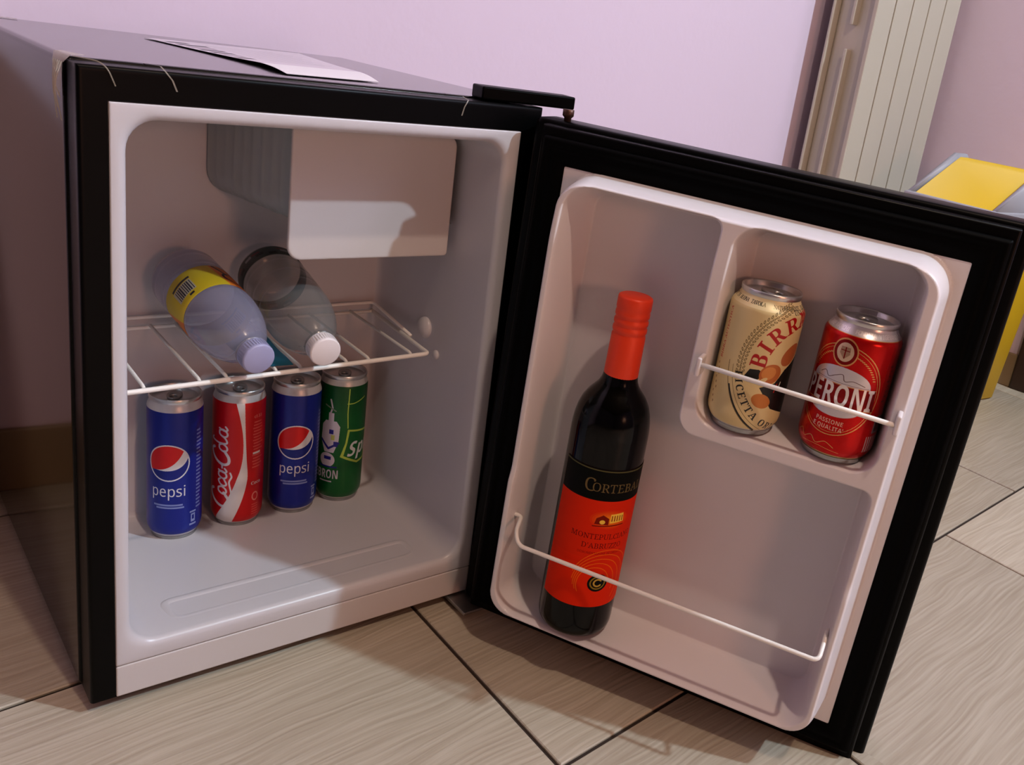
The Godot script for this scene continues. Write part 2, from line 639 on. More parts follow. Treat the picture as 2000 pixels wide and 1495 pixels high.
func add_tile(st: SurfaceTool, P: PackedVector2Array, y0: float, y1: float, o: Vector2) -> void:
	if poly_area(P) > 0:
		P.reverse()                        # clockwise in (u, n) = seen from above counter-clockwise
	var b := 0.0012
	var ins := Geometry2D.offset_polygon(P, -b)
	var n := P.size()
	var T: PackedVector2Array = ins[0] if ins.size() == 1 and ins[0].size() == n else P
	if T != P:
		# match the order of the corners
		var best := 0
		for s in n:
			if T[s].distance_to(P[0]) < T[best].distance_to(P[0]):
				best = s
		var R := PackedVector2Array()
		var same := poly_area(T) * poly_area(P) > 0
		for i in n:
			R.append(T[posmod(best + (i if same else -i), n)])
		T = R
	var uv := func(p: Vector2) -> Vector2: return Vector2((p.x - o.x) / 0.60, (p.y - o.y) / 0.375)
	var up: Array = []
	for p in T:
		up.append(Vector3(p.x, y1, p.y))
	for i in range(1, n - 1):
		tri(st, up[0], up[i], up[i + 1], uv.call(T[0]), uv.call(T[i]), uv.call(T[i + 1]))
	for i in n:
		var j := (i + 1) % n
		var a := Vector3(P[i].x, y1 - b, P[i].y)
		var c := Vector3(P[j].x, y1 - b, P[j].y)
		quad(st, a, c, up[j], up[i], uv.call(P[i]), uv.call(P[j]), uv.call(T[j]), uv.call(T[i]))
		quad(st, Vector3(a.x, y0, a.z), Vector3(c.x, y0, c.z), c, a, uv.call(P[i]), uv.call(P[j]), uv.call(P[j]), uv.call(P[i]))

func ceiling_lamp(spec: Array, label: String) -> void:
	var p: Vector3 = spec[0]
	var c: Color = spec[1]
	var t := thing("ceiling_lamp", label, "lamp", Transform3D(Basis(), Vector3(p.x, CEIL, p.z)))
	var drop := CEIL - p.y
	part("ceiling_rose", lathe([[0.0, -0.025], [0.03, -0.025], [0.05, -0.012], [0.052, 0.0]], 32), M.white, t)
	part("lamp_rod", tube(PackedVector3Array([Vector3(0, -0.02, 0), Vector3(0, -drop + 0.03, 0)]), 0.006), M.alu_dark, t)
	var glow := StandardMaterial3D.new()
	glow.albedo_color = Color(0.95, 0.95, 0.95)
	glow.emission_enabled = true
	glow.emission = c
	glow.emission_energy_multiplier = 4.0
	var sp := SphereMesh.new()
	sp.radius = 0.045
	sp.height = 0.09
	part("lamp_bulb", sp, glow, t, Transform3D(Basis(), Vector3(0, -drop, 0)))
	var l := OmniLight3D.new()
	l.name = "lamp_light"
	l.light_color = c
	l.light_energy = spec[2]
	l.light_size = 0.04
	l.omni_range = 12.0
	l.omni_attenuation = 2.0
	l.shadow_enabled = true
	t.add_child(l)
	l.position = Vector3(0, -drop, 0)

func floor_lamp(spec: Array) -> void:
	var p: Vector3 = spec[0]
	var t := thing("floor_lamp", "low floor lamp with a large amber globe on a black foot", "lamp", Transform3D(Basis(), Vector3(p.x, FLOOR_Y, p.z)))
	var top := p.y - FLOOR_Y
	part("lamp_base", lathe([[0.0, 0.0], [0.12, 0.0], [0.122, 0.006], [0.10, 0.016], [0.02, 0.024], [0.0, 0.024]], 40), M.hinge, t)
	part("lamp_pole", tube(PackedVector3Array([Vector3(0, 0.02, 0), Vector3(0, top - 0.23, 0)]), 0.009), M.hinge, t)
	part("lamp_socket", lathe([[0.0, top - 0.245], [0.03, top - 0.245], [0.06, top - 0.215], [0.0, top - 0.210]], 24), M.hinge, t)
	var glow := StandardMaterial3D.new()
	glow.albedo_color = Color(0.9, 0.8, 0.7)
	glow.emission_enabled = true
	glow.emission = spec[1]
	glow.emission_energy_multiplier = 1.5
	var sp := SphereMesh.new()
	sp.radius = 0.22
	sp.height = 0.44
	part("lamp_bulb", sp, glow, t, Transform3D(Basis(), Vector3(0, top, 0)))
	var l := OmniLight3D.new()
	l.name = "lamp_light"
	l.light_color = spec[1]
	l.light_energy = spec[2]
	l.light_size = 0.21
	l.omni_range = 12.0
	l.omni_attenuation = 2.0
	l.shadow_enabled = true
	t.add_child(l)
	l.position = Vector3(0, top, 0)

# =====================================================================
# radiator and bin
# =====================================================================
func build_radiator() -> void:
	var n_back := N0 + 0.045
	var n_front := N0 + 0.155
	var u_a := 1.615
	var pitch := 0.0768
	var y0 := 0.11
	var y1 := 1.95
	var t := thing("radiator", "tall cream column radiator of five flat sections on the lilac wall", "radiator", room * Transform3D(Basis(), Vector3(u_a + pitch * 2.5, y0, n_back)))
	for k in 5:
		var st := new_st()
		var cx := pitch * (k - 2.0)
		var hw := pitch * 0.5 - 0.0026
		var d := n_front - n_back
		var H := y1 - y0
		add_box(st, Vector3(cx - hw, 0, d - 0.010), Vector3(cx + hw, H, d), 0.0015)                 # flat front blade
		add_box(st, Vector3(cx - hw, 0.03, 0), Vector3(cx + hw, H - 0.03, 0.008), 0.003)            # back blade
		add_box(st, Vector3(cx - 0.016, 0.01, 0.006), Vector3(cx + 0.016, H - 0.01, d - 0.008), 0.008)   # water way
		for seg in [[0.05, 0.585], [0.635, H - 0.05]]:
			add_box(st, Vector3(cx - hw, seg[0], d * 0.5 - 0.004), Vector3(cx + hw, seg[1], d * 0.5 + 0.004), 0.002)   # middle fin, with a gap
		for y in [0.04, H - 0.09]:
			add_box(st, Vector3(cx - hw - 0.0024, y, d * 0.5 - 0.020), Vector3(cx + hw + 0.0024, y + 0.05, d * 0.5 + 0.020), 0.010)
		part("section", done(st), M.radiator, t)
	for s in [-1.0, 1.0]:
		for y in [0.25, 1.5]:
			part("wall_bracket", box(Vector3(pitch * 1.5 * s - 0.01, y, -0.0445), Vector3(pitch * 1.5 * s + 0.01, y + 0.03, 0.002), 0.002), M.white, t)
	part("pipe", tube(smooth_path([Vector3(-pitch * 2.2, 0.06, 0.04), Vector3(-pitch * 2.2, -0.05, 0.04), Vector3(-pitch * 2.2, -0.05, -0.045)], 0.02), 0.009), M.white, t)

func build_bin() -> void:
	var b := Basis(Vector3.UP, -0.087)
	var t := thing("waste_bin", "yellow swing-top bin with grey lid frame behind the open fridge door", "bin", Transform3D(b, Vector3(1.765, FLOOR_Y, -0.195)))
	var hx := 0.142
	var hz := 0.102
	var st := new_st()
	var loops := []
	for k in [[0.0, 0.86, 0.010], [0.004, 0.885, 0.014], [0.40, 0.985, 0.022], [0.425, 1.0, 0.022]]:
		var lp := PackedVector3Array()
		for p in rrect(-hx * k[1], -hz + (1.0 - k[1]) * 0.26, hx * k[1], hz - (1.0 - k[1]) * 0.05, k[2], 4):
			lp.append(Vector3(p.x, k[0], -p.y))
		loops.append(lp)
	add_loft(st, loops, false, true, true)
	part("bin_body", done(st), M.yellow, t)
	# grey frame: rim and two gable cheeks
	st = new_st()
	for z in [-1.0, 1.0]:
		add_box(st, Vector3(-hx - 0.006, 0.418, z * hz - 0.006), Vector3(hx + 0.006, 0.440, z * hz + 0.006), 0.003)
		add_box(st, Vector3(z * hx - 0.006, 0.418, -hz), Vector3(z * hx + 0.006, 0.440, hz), 0.003)
		var g := [Vector2(-hx, 0.436), Vector2(hx, 0.436), Vector2(0.03, 0.528), Vector2(-0.005, 0.528)]
		var zz := [z * hz - 0.005, z * hz + 0.005]
		for i in 4:
			var a: Vector2 = g[i]
			var c: Vector2 = g[(i + 1) % 4]
			quad(st, Vector3(a.x, a.y, zz[1]), Vector3(a.x, a.y, zz[0]), Vector3(c.x, c.y, zz[0]), Vector3(c.x, c.y, zz[1]))
		quad(st, Vector3(g[0].x, g[0].y, zz[1]), Vector3(g[1].x, g[1].y, zz[1]), Vector3(g[2].x, g[2].y, zz[1]), Vector3(g[3].x, g[3].y, zz[1]))
		quad(st, Vector3(g[3].x, g[3].y, zz[0]), Vector3(g[2].x, g[2].y, zz[0]), Vector3(g[1].x, g[1].y, zz[0]), Vector3(g[0].x, g[0].y, zz[0]))
	part("lid_frame", done(st), M.grey_lid, t, Transform3D(), "grey lid frame")
	# yellow flap: two slopes meeting in a rounded ridge
	st = new_st()
	var prof := [Vector2(-hx + 0.012, 0.438), Vector2(-0.012, 0.514), Vector2(0.0, 0.521), Vector2(0.024, 0.521), Vector2(0.036, 0.514), Vector2(hx - 0.012, 0.438)]
	for i in prof.size() - 1:
		var a: Vector2 = prof[i]
		var c: Vector2 = prof[i + 1]
		quad(st, Vector3(a.x, a.y, hz - 0.010), Vector3(c.x, c.y, hz - 0.010), Vector3(c.x, c.y, -hz + 0.010), Vector3(a.x, a.y, -hz + 0.010))
		quad(st, Vector3(a.x, a.y - 0.004, -hz + 0.010), Vector3(c.x, c.y - 0.004, -hz + 0.010), Vector3(c.x, c.y - 0.004, hz - 0.010), Vector3(a.x, a.y - 0.004, hz - 0.010))
		for z in [-hz + 0.010, hz - 0.010]:
			quad(st, Vector3(a.x, a.y - 0.004, z), Vector3(c.x, c.y - 0.004, z), Vector3(c.x, c.y, z), Vector3(a.x, a.y, z))
	part("swing_flap", done(st), M.yellow, t)

# =====================================================================
# fridge
# =====================================================================
func build_fridge() -> void:
	var root := thing("mini_fridge", "small black table-top fridge standing open by the lilac wall", "fridge", Transform3D(Basis(), Vector3(0, FLOOR_Y, 0)))
	var lift := Transform3D(Basis(), Vector3(0, -FLOOR_Y, 0))
	# cabinet shell: five panels with thickness
	var st := new_st()
	var zf := -0.030
	add_box(st, Vector3(-FRAME - 0.001, TOP_Y - 0.004, -DEPTH), Vector3(RIGHT_X + 0.001, TOP_Y + 0.002, zf), 0.003)
	add_box(st, Vector3(-FRAME, 0.001, -DEPTH), Vector3(RIGHT_X, 0.006, zf), 0.002)
	add_box(st, Vector3(-FRAME, 0.001, -DEPTH), Vector3(RIGHT_X, TOP_Y, -DEPTH + 0.006), 0.002)
	part("cabinet", done(st), M.black_gloss, root, lift)
	part("side_panel", box(Vector3(-FRAME - 0.002, 0.001, -DEPTH), Vector3(-FRAME + 0.004, TOP_Y + 0.0005, zf), 0.003), M.black_side, root, lift)
	part("side_panel", box(Vector3(RIGHT_X - 0.004, 0.001, -DEPTH), Vector3(RIGHT_X + 0.002, TOP_Y + 0.0005, zf), 0.003), M.black_side, root, lift)
	# black front moulding
	st = new_st()
	add_ring(st, Rect2(-FRAME, 0.0, RIGHT_X + FRAME, TOP_Y), Rect2(0.0, 0.0004, IN_W, IN_H - 0.0004), -0.036, 0.0, 0.003)
	part("front_frame", done(st), M.black, root, lift)
	# white inner lining
	part("liner", make_liner(), M.liner, root, lift)
	part("kick_panel", box(Vector3(0.0005, 0.0, -0.030), Vector3(IN_W - 0.0005, 0.0318, 0.0006), 0.0012), M.white, root, lift)
	# low rounded rib that frames a shallow tray in the fridge floor
	st = new_st()
	var rib_path := [Vector3(0.19, 0, -0.0245), Vector3(0.314, 0, -0.0265), Vector3(0.316, 0, -0.0575), Vector3(0.055, 0, -0.0555), Vector3(0.058, 0, -0.0235), Vector3(0.19, 0, -0.0245)]
	var flat := Transform3D(Basis.from_scale(Vector3(1, 0.42, 1)), Vector3(0, 0.0478, 0))
	var s2 := new_st()
	add_tube(s2, smooth_path(rib_path, 0.010), 0.0048, 12)
	part("floor_rib", done(s2), M.liner, root, lift * flat)
	# ice compartment: ribbed sheet bent round its left and lower side
	st = new_st()
	var sec: Array = []
	var left_x := 0.0
	var path := [Vector2(0.0, 0.512), Vector2(0.0, 0.440)]
	for i in range(1, 7):
		var an := PI / 2 * i / 6.0
		path.append(Vector2(0.026 * (1 - cos(an)), 0.440 - 0.026 * sin(an)))
	path.append(Vector2(0.20, 0.414))
	var zs := []
	for i in 61:
		zs.append(-0.0785 - 0.150 * i / 60.0)
	for i in 61:
		var z: float = zs[i]
		var f := float(i) / 60.0
		var rib := 0.0012 * pow(absf(sin(f * PI * 9.0)), 0.6)
		var lp := []
		for p in path:
			var x: float = lerpf(0.1735, 0.1480, f) + p.x * lerpf(0.90, 1.02, f)
			lp.append(Vector3(minf(x, 0.352) + rib * (1.0 if p.x < 0.02 else 0.0), p.y + rib * (1.0 if p.x > 0.004 else 0.0), z))
		sec.append(lp)
	for i in 60:
		for k in path.size() - 1:
			quad(st, sec[i][k], sec[i + 1][k], sec[i + 1][k + 1], sec[i][k + 1])
			var o := Vector3(0.0015, 0.0015, 0)
			quad(st, sec[i][k + 1] + o, sec[i + 1][k + 1] + o, sec[i + 1][k] + o, sec[i][k] + o)
	part("ice_compartment", done(st), M.freezer, root, lift)
	st = new_st()
	add_plate(st, func(k): return rrect4(0.1715 + k, 0.3818 + k, 0.3480 - k, 0.5100 - k, [0.004, 0.013, 0.004, 0.014]), -0.0775, -0.0730, 0.0016)
	part("ice_flap", done(st), M.white, root, lift)
	# shelf supports on the right wall
	for s in [[Vector3(0.3555, 0.2862, -0.1150), 0.0125], [Vector3(0.3555, 0.2625, -0.0870), 0.0055]]:
		var sp := SphereMesh.new()
		sp.radius = s[1]
		sp.height = s[1] * 2
		part("shelf_knob", sp, M.liner, root, lift * Transform3D(Basis.from_scale(Vector3(0.6, 1, 1)), s[0]))
	for x in [-0.004, RIGHT_X - 0.022]:
		for z in [-0.030, -0.42]:
			part("foot", lathe([[0.0, 0.0], [0.013, 0.0], [0.015, 0.003], [0.012, 0.013], [0.0, 0.013]], 20), M.rubber, root, Transform3D(Basis(), Vector3(x + 0.002, 0, z)))
	# upper hinge
	st = new_st()
	var hx := Transform3D(Basis(Vector3.UP, -0.22), Vector3(0.331, TOP_Y + 0.0015, -0.012))
	add_box(st, Vector3(0.0, 0.0, -0.030), Vector3(0.100, 0.0125, 0.0), 0.0015, hx)
	part("hinge_cover", done(st), M.hinge, root, lift)
	st = new_st()
	var pin := door_point(-0.014, 0.54, -0.022)
	add_lathe_at(st, [[0.0, -0.004], [0.0035, -0.004], [0.0035, 0.008], [0.0055, 0.010], [0.0055, 0.016], [0.0, 0.016]], Vector3(pin.x, 0.5405, pin.z))
	part("hinge_pin", done(st), M.copper, root, lift)
	st = new_st()
	var pin2 := door_point(-0.018, 0.0, -0.022)
	add_box(st, Vector3(RIGHT_X - 0.05, -0.006, -0.03), Vector3(pin2.x + 0.010, -0.0025, pin2.z + 0.012), 0.001)
	add_lathe_at(st, [[0.0, -0.004], [0.005, -0.004], [0.005, 0.006], [0.0, 0.006]], Vector3(pin2.x, 0.0, pin2.z))
	part("lower_hinge", done(st), M.alu_dark, root, lift)
	build_door(root, lift)

func add_lathe_at(st: SurfaceTool, prof: Array, o: Vector3, n := 20) -> void:
	var s2 := SurfaceTool.new()
	s2.begin(Mesh.PRIMITIVE_TRIANGLES)
	s2.set_smooth_group(0)
	add_lathe(s2, prof, n)
	st.append_from(s2.commit(), 0, Transform3D(Basis(), o))

func make_liner() -> ArrayMesh:
	var st := new_st()
	var n := 7
	var loops := []
	var zb := -0.232
	# flange, rounded lip, walls, back
	loops.append(at_z(rrect(0.0005, 0.0325, IN_W - 0.0005, IN_H - 0.0005, 0.0008, n), -0.004))
	loops.append(at_z(rrect(0.0007, 0.0327, IN_W - 0.0007, IN_H - 0.0007, 0.0008, n), 0.0004))
	loops.append(at_z(rrect(0.0017, 0.0340, IN_W - 0.0017, IN_H - 0.0017, 0.002, n), 0.0008))
	for k in 6:
		var a := PI / 2 * k / 5.0
		var e := 0.007 * sin(a)
		loops.append(at_z(rrect(0.0060 + e, 0.0430 + e, 0.3640 - e, 0.5220 - e, 0.024, n), 0.0008 - 0.007 * (1.0 - cos(a))))
	for z in [-0.03, -0.10, -0.16, -0.205]:
		var f: float = z / zb
		loops.append(at_z(rrect(0.0130 + 0.004 * f, 0.0500 - 0.005 * f, 0.3570 - 0.001 * f, 0.5150 - 0.004 * f, 0.022, n), z))
	for k in range(1, 6):
		var a := PI / 2 * k / 5.0
		var e := 0.016 * (1.0 - cos(a))
		loops.append(at_z(rrect(0.0168 + e, 0.0452 + e * 0.6, 0.3562 - e * 0.4, 0.5112 - e, 0.020, n), -0.216 - 0.016 * sin(a)))
	add_loft(st, loops, true, false, true)
	return done(st)

func door_point(u: float, v: float, w: float) -> Vector3:
	return DOOR_O + DOOR_U * u + DOOR_V * v + DOOR_N * w

func sd_box(p: Vector2, lo: Vector2, hi: Vector2, r: float) -> float:
	var c := (lo + hi) * 0.5
	var q := (p - c).abs() - (hi - lo) * 0.5 + Vector2(r, r)
	return minf(maxf(q.x, q.y), 0.0) + Vector2(maxf(q.x, 0.0), maxf(q.y, 0.0)).length() - r

func smax(a: float, b: float, k: float) -> float:
	var h := clampf(0.5 + 0.5 * (a - b) / k, 0.0, 1.0)
	return lerpf(b, a, h) + k * h * (1.0 - h)

const CAVITY := -0.012

func ramp(x: float, lo: float, hi: float) -> float:
	return smoothstep(lo, hi, x)

func liner_height(u: float, v: float) -> float:
	var p := Vector2(u, v)
	var so := sd_box(p, Vector2(0.0105, 0.0365), Vector2(0.3665, 0.5045), 0.030)
	var big := sd_box(p, Vector2(0.0275, 0.0500), Vector2(0.3505, 0.4945), 0.022)
	var ex := sd_box(p, Vector2(0.1690, 0.2965), Vector2(0.60, 0.80), 0.022)
	var main := smax(big, -ex, 0.012)
	var comp := sd_box(p, Vector2(0.1905, 0.3175), Vector2(0.3455, 0.4945), 0.018)
	var ins := minf(main, comp)            # below zero inside a hollow
	var rim := 0.050 + 0.004 * (1.0 - ramp(v, 0.190, 0.212)) - 0.006 * ramp(v, 0.44, 0.50)
	# outer side
	var so_t := 1.0 - ramp(so, -0.0075, 0.0015)
	so_t = pow(so_t, 0.6)
	# inner side: rounded at the rim, steep, rounded at the bottom
	var t := clampf((ins + 0.0060) / 0.0110, 0.0, 1.0)
	var it := t * t * (3.0 - 2.0 * t)
	var h_out := 0.0022 + (rim - 0.0022) * so_t
	return lerpf(CAVITY, h_out, it)

func make_door_liner() -> ArrayMesh:
	var u0 := -0.0005
	var u1 := 0.3785
	var v0 := 0.0305
	var v1 := 0.5070
	var nu := 320
	var nv := 400
	var pos := PackedVector3Array(); pos.resize((nu + 1) * (nv + 1))
	var H := PackedFloat32Array(); H.resize((nu + 1) * (nv + 1))
	var du := (u1 - u0) / nu
	var dv := (v1 - v0) / nv
	for j in nv + 1:
		for i in nu + 1:
			H[j * (nu + 1) + i] = liner_height(u0 + du * i, v0 + dv * j)
	var nor := PackedVector3Array(); nor.resize(pos.size())
	for j in nv + 1:
		for i in nu + 1:
			var k := j * (nu + 1) + i
			var il := maxi(i - 1, 0)
			var ir := mini(i + 1, nu)
			var jl := maxi(j - 1, 0)
			var jr := mini(j + 1, nv)
			var gx := (H[j * (nu + 1) + ir] - H[j * (nu + 1) + il]) / (du * (ir - il))
			var gy := (H[jr * (nu + 1) + i] - H[jl * (nu + 1) + i]) / (dv * (jr - jl))
			pos[k] = Vector3(u0 + du * i, v0 + dv * j, H[k])
			nor[k] = Vector3(-gx, -gy, 1.0).normalized()
	var idx := PackedInt32Array()
	idx.resize(nu * nv * 6)
	var q := 0
	for j in nv:
		for i in nu:
			var a := j * (nu + 1) + i
			var b := a + 1
			var c := a + nu + 2
			var d := a + nu + 1
			idx[q] = a; idx[q + 1] = c; idx[q + 2] = b
			idx[q + 3] = a; idx[q + 4] = d; idx[q + 5] = c
			q += 6
	var arr := []
	arr.resize(Mesh.ARRAY_MAX)
	arr[Mesh.ARRAY_VERTEX] = pos
	arr[Mesh.ARRAY_NORMAL] = nor
	arr[Mesh.ARRAY_INDEX] = idx
	var m := ArrayMesh.new()
	m.add_surface_from_arrays(Mesh.PRIMITIVE_TRIANGLES, arr)
	return m

func build_door(root: Node3D, lift: Transform3D) -> void:
	var d := Node3D.new()
	d.name = "door"
	root.add_child(d)
	d.transform = lift * Transform3D(Basis(DOOR_U, DOOR_V, DOOR_N), DOOR_O)
	d.set_meta("label", "open fridge door with white moulded inner shelves")
	var st := new_st()
	# outer panel and, in front of it, the slightly smaller frame that carries the seal
	add_plate(st, func(k): return rrect(-0.0440 + k, -0.004 + k, 0.4180 - k, 0.5450 - k, 0.006 - k * 0.4), -0.052, -0.014, 0.004)
	add_plate(st, func(k): return rrect(-0.0294 + k, -0.001 + k, 0.4067 - k, 0.5404 - k, 0.005 - k * 0.4), -0.016, -0.0125, 0.001)
	part("door_panel", done(st), M.black, d)
	st = new_st()
	# frame ring round the moulded lining
	add_ring(st, Rect2(-0.0294, -0.001, 0.4361, 0.5414), Rect2(0.001, 0.0315, 0.376, 0.474), -0.016, 0.0, 0.003)
	add_box(st, Vector3(0.398, -0.017, -0.046), Vector3(0.4165, 0.0, -0.014), 0.003)
	part("door_frame", done(st), M.black, d)
	# magnetic seal with two ridges
	st = new_st()
	var loops := []
	for k in [[0.0245, 0.0], [0.0240, 0.0050], [0.0205, 0.0068], [0.0170, 0.0058], [0.0150, 0.0048], [0.0130, 0.0058], [0.0090, 0.0062], [0.0050, 0.0050], [0.0010, 0.0034], [-0.0010, 0.0026], [-0.0010, 0.0]]:
		loops.append(at_z(rrect(-k[0], 0.0305 - k[0] * 0.9, 0.3780 + k[0], 0.5066 + k[0], 0.0015), k[1]))
	add_loft(st, loops)
	part("seal", done(st), M.rubber, d)
	part("door_liner", make_door_liner(), M.door_liner, d)
	# guard wires
	var wr := 0.0021
	part("guard_wire", tube(PackedVector3Array([Vector3(0.1850, 0.3735, 0.0635), Vector3(0.3565, 0.3705, 0.0635)]), wr), M.wire, d, Transform3D(), "upper guard wire in front of the beer cans")
	for u in [0.1840, 0.3570]:
		st = new_st()
		add_box(st, Vector3(u - 0.0022, 0.362, 0.042), Vector3(u + 0.0022, 0.380, 0.0665), 0.0015)
		part("wire_clip", done(st), M.door_liner, d)
	part("guard_wire", tube(smooth_path([Vector3(0.0225, 0.1530, 0.040), Vector3(0.0330, 0.1530, 0.040), Vector3(0.0400, 0.1500, 0.066), Vector3(0.0475, 0.1400, 0.072), Vector3(0.3510, 0.1395, 0.072), Vector3(0.3510, 0.1545, 0.040), Vector3(0.3590, 0.1545, 0.040)], 0.007), wr), M.wire, d, Transform3D(), "lower guard wire in front of the wine bottle")

# =====================================================================
# shelf, scraps on top
# =====================================================================
func build_shelf() -> void:
	var y := 0.2730
	var t := thing("wire_shelf", "white wire shelf inside the fridge carrying two water bottles", "shelf", Transform3D(Basis(), Vector3(0.18, y, -0.14)))
	var o := Vector3(0.18, y, -0.14)
	var zf := -0.0535
	var zs := -0.047                        # slant of the front wire
	var front := func(x: float) -> float: return zf + zs * (x - 0.035)
	part("front_wire", tube(smooth_path([Vector3(0.020, y, -0.226) - o, Vector3(0.020, y, front.call(0.020)) - o, Vector3(0.3335, y, front.call(0.3335)) - o, Vector3(0.3460, y, -0.226) - o], 0.006), 0.0024), M.wire, t)
	part("rear_wire", tube(PackedVector3Array([Vector3(0.020, y, -0.222) - o, Vector3(0.347, y, -0.222) - o]), 0.0019), M.wire, t)
	part("rear_rail", tube(smooth_path([Vector3(0.3405, y + 0.003, -0.120) - o, Vector3(0.3480, y + 0.010, -0.226) - o, Vector3(0.020, y + 0.010, -0.226) - o], 0.006), 0.0019), M.wire, t)
	for x in [0.0397, 0.0880, 0.1130, 0.1614, 0.1867, 0.2364, 0.2618, 0.3127]:
		part("rod", tube(smooth_path([Vector3(x, y - 0.0012, front.call(x) + 0.0005) - o, Vector3(x, y + 0.0020, front.call(x) - 0.006) - o, Vector3(x + 0.003, y + 0.0020, -0.222) - o], 0.003), 0.0017, 8), M.wire, t)

func build_top_scraps() -> void:
	# printed sheet lying on top, its near edge curled up
	var p := Paint.new(256, 256, Color(0.80, 0.76, 0.80))
	for k in 7:
		p.rect(12, 30 + k * 27, 34 + (k * 37) % 20, 14, Color(0.14, 0.12, 0.15) if k % 3 != 2 else Color(0.55, 0.5, 0.55))
	for k in 14:
		p.rect(70, 40 + k * 13, 120 + (k * 53) % 40, 3, Color(0.68, 0.64, 0.69))
	var pm := mat(Color.WHITE, 0.7)
	pm.albedo_texture = p.tex()
	var y := TOP_Y + 0.0024
	var sheet := thing("paper_sheet", "white printed sheet lying curled on top of the fridge", "paper", Transform3D(Basis(), Vector3(0.24, y, -0.24)))
	var o := Vector3(0.24, y, -0.24)
	var c := [Vector3(0.126, y, -0.372), Vector3(0.322, y, -0.420), Vector3(0.277, y, -0.160), Vector3(0.165, y, -0.140)]
	var st := new_st()
	grid_sheet(st, c, o, func(s, t): return 0.0006 + 0.0020 * pow(t, 3.0), 10)
	part("page", done(st), pm, sheet)
	var c2 := [Vector3(0.165, y, -0.140), Vector3(0.277, y, -0.160), Vector3(0.255, y, -0.076), Vector3(0.159, y, -0.063)]
	st = new_st()
	grid_sheet(st, c2, o, func(s, t): return 0.0026 - 0.0020 * t + 0.0010 * sin(t * PI), 12)
	part("curled_edge", done(st), M.paper_white, sheet)
	# torn packing tape at the front left corner
	var tp := thing("packing_tape", "torn clear packing tape hanging at the front left corner of the fridge", "tape", Transform3D(Basis(), Vector3(-0.022, 0.5545, -0.030)))
	st = new_st()
	var rows := [[Vector3(0.004, 0.0008, -0.030), Vector3(0.016, 0.0008, -0.004)], [Vector3(-0.0010, 0.0006, -0.026), Vector3(0.004, 0.0008, 0.004)], [Vector3(-0.0030, -0.006, -0.022), Vector3(-0.0022, -0.005, 0.006)], [Vector3(-0.0034, -0.016, -0.013), Vector3(-0.0026, -0.018, 0.004)], [Vector3(-0.0034, -0.030, -0.006), Vector3(-0.0030, -0.029, 0.000)]]
	for k in 4:
		quad(st, rows[k][0], rows[k + 1][0], rows[k + 1][1], rows[k][1])
		quad(st, rows[k][1] + Vector3(0.0004, 0.0004, 0), rows[k + 1][1] + Vector3(0.0004, 0, 0), rows[k + 1][0] + Vector3(0.0004, 0, 0), rows[k][0] + Vector3(0.0004, 0.0004, 0))
	part("tape_flap", done(st), M.tape, tp)
	for k in 5:
		var z := -0.016 + 0.006 * k
		part("tape_strand", tube(smooth_path([Vector3(-0.0030, -0.004, z), Vector3(-0.0050 - 0.001 * k, -0.018 - 0.003 * (k % 3), z + 0.004), Vector3(-0.0036, -0.030 - 0.008 * ((k * 2) % 3), z + 0.003 * (k % 2))], 0.008), 0.0005, 6), M.tape, tp)
	part("tape_strand", tube(smooth_path([Vector3(0.004, 0.001, 0.010), Vector3(0.018, 0.0, 0.024), Vector3(0.022, -0.004, 0.0318), Vector3(0.027, -0.016, 0.0316)], 0.006), 0.0005, 6), M.tape, tp)
	for s in [[0.0385, "thin tape remnant over the top left edge of the fridge front", 0.011], [0.3070, "thin tape remnant over the top right edge of the fridge front", -0.007]]:
		st = new_st()
		var x: float = s[0]
		var dx: float = s[2]
		var strip := [Vector3(-0.006, 0.0026, -0.036), Vector3(0, 0.0028, -0.010), Vector3(0, 0.0006, 0.0008), Vector3(dx * 0.5, -0.006, 0.0008), Vector3(dx * 0.8, -0.014, 0.0008)]
		for k in 4:
			var w0 := Vector3(0.0013, 0, 0)
			quad(st, strip[k], strip[k + 1], strip[k + 1] + w0, strip[k] + w0)
		var m := done(st)
		var o2 := part("tape_remnant", m, M.tape, self, Transform3D(Basis(), Vector3(x, TOP_Y, 0)))
		tag(o2, s[1], "tape")
	st = new_st()
	var e := [Vector3(-0.022, 0, -0.452), Vector3(0.020, 0, -0.452), Vector3(0.020, 0, -0.440), Vector3(-0.022, 0, -0.436)]
	grid_sheet(st, e, Vector3(0, 0, -0.446), func(s, t): return 0.0006, 4)
	var o3 := part("tape_piece", done(st), M.tape, self, Transform3D(Basis(), Vector3(0, TOP_Y + 0.0022, -0.446)))
	tag(o3, "pale strip of tape on the rear left corner of the fridge top", "tape")

# c: back left, back right, front right, front left; height(s, t) with t towards the front
func grid_sheet(st: SurfaceTool, c: Array, o: Vector3, height: Callable, n: int) -> void:
	for i in n:
		for j in n:
			var q := []
			for k in [[i, j], [i, j + 1], [i + 1, j + 1], [i + 1, j]]:
				var s := float(k[0]) / n
				var t := float(k[1]) / n
				var p: Vector3 = c[0].lerp(c[1], s).lerp(c[3].lerp(c[2], s), t) - o
				p.y = height.call(s, t)
				q.append([p, Vector2(s, t)])
			quad(st, q[0][0], q[1][0], q[2][0], q[3][0], q[0][1], q[1][1], q[2][1], q[3][1])
			var d := Vector3(0, -0.0003, 0)
			quad(st, q[3][0] + d, q[2][0] + d, q[1][0] + d, q[0][0] + d, q[3][1], q[2][1], q[1][1], q[0][1])

# =====================================================================
# cans
# =====================================================================
func print_mat(t: Texture2D, rough := 0.35, metal := 0.35) -> StandardMaterial3D:
	var m := mat(Color.WHITE, rough, metal)
	m.albedo_texture = t
	m.texture_repeat = true
	return m

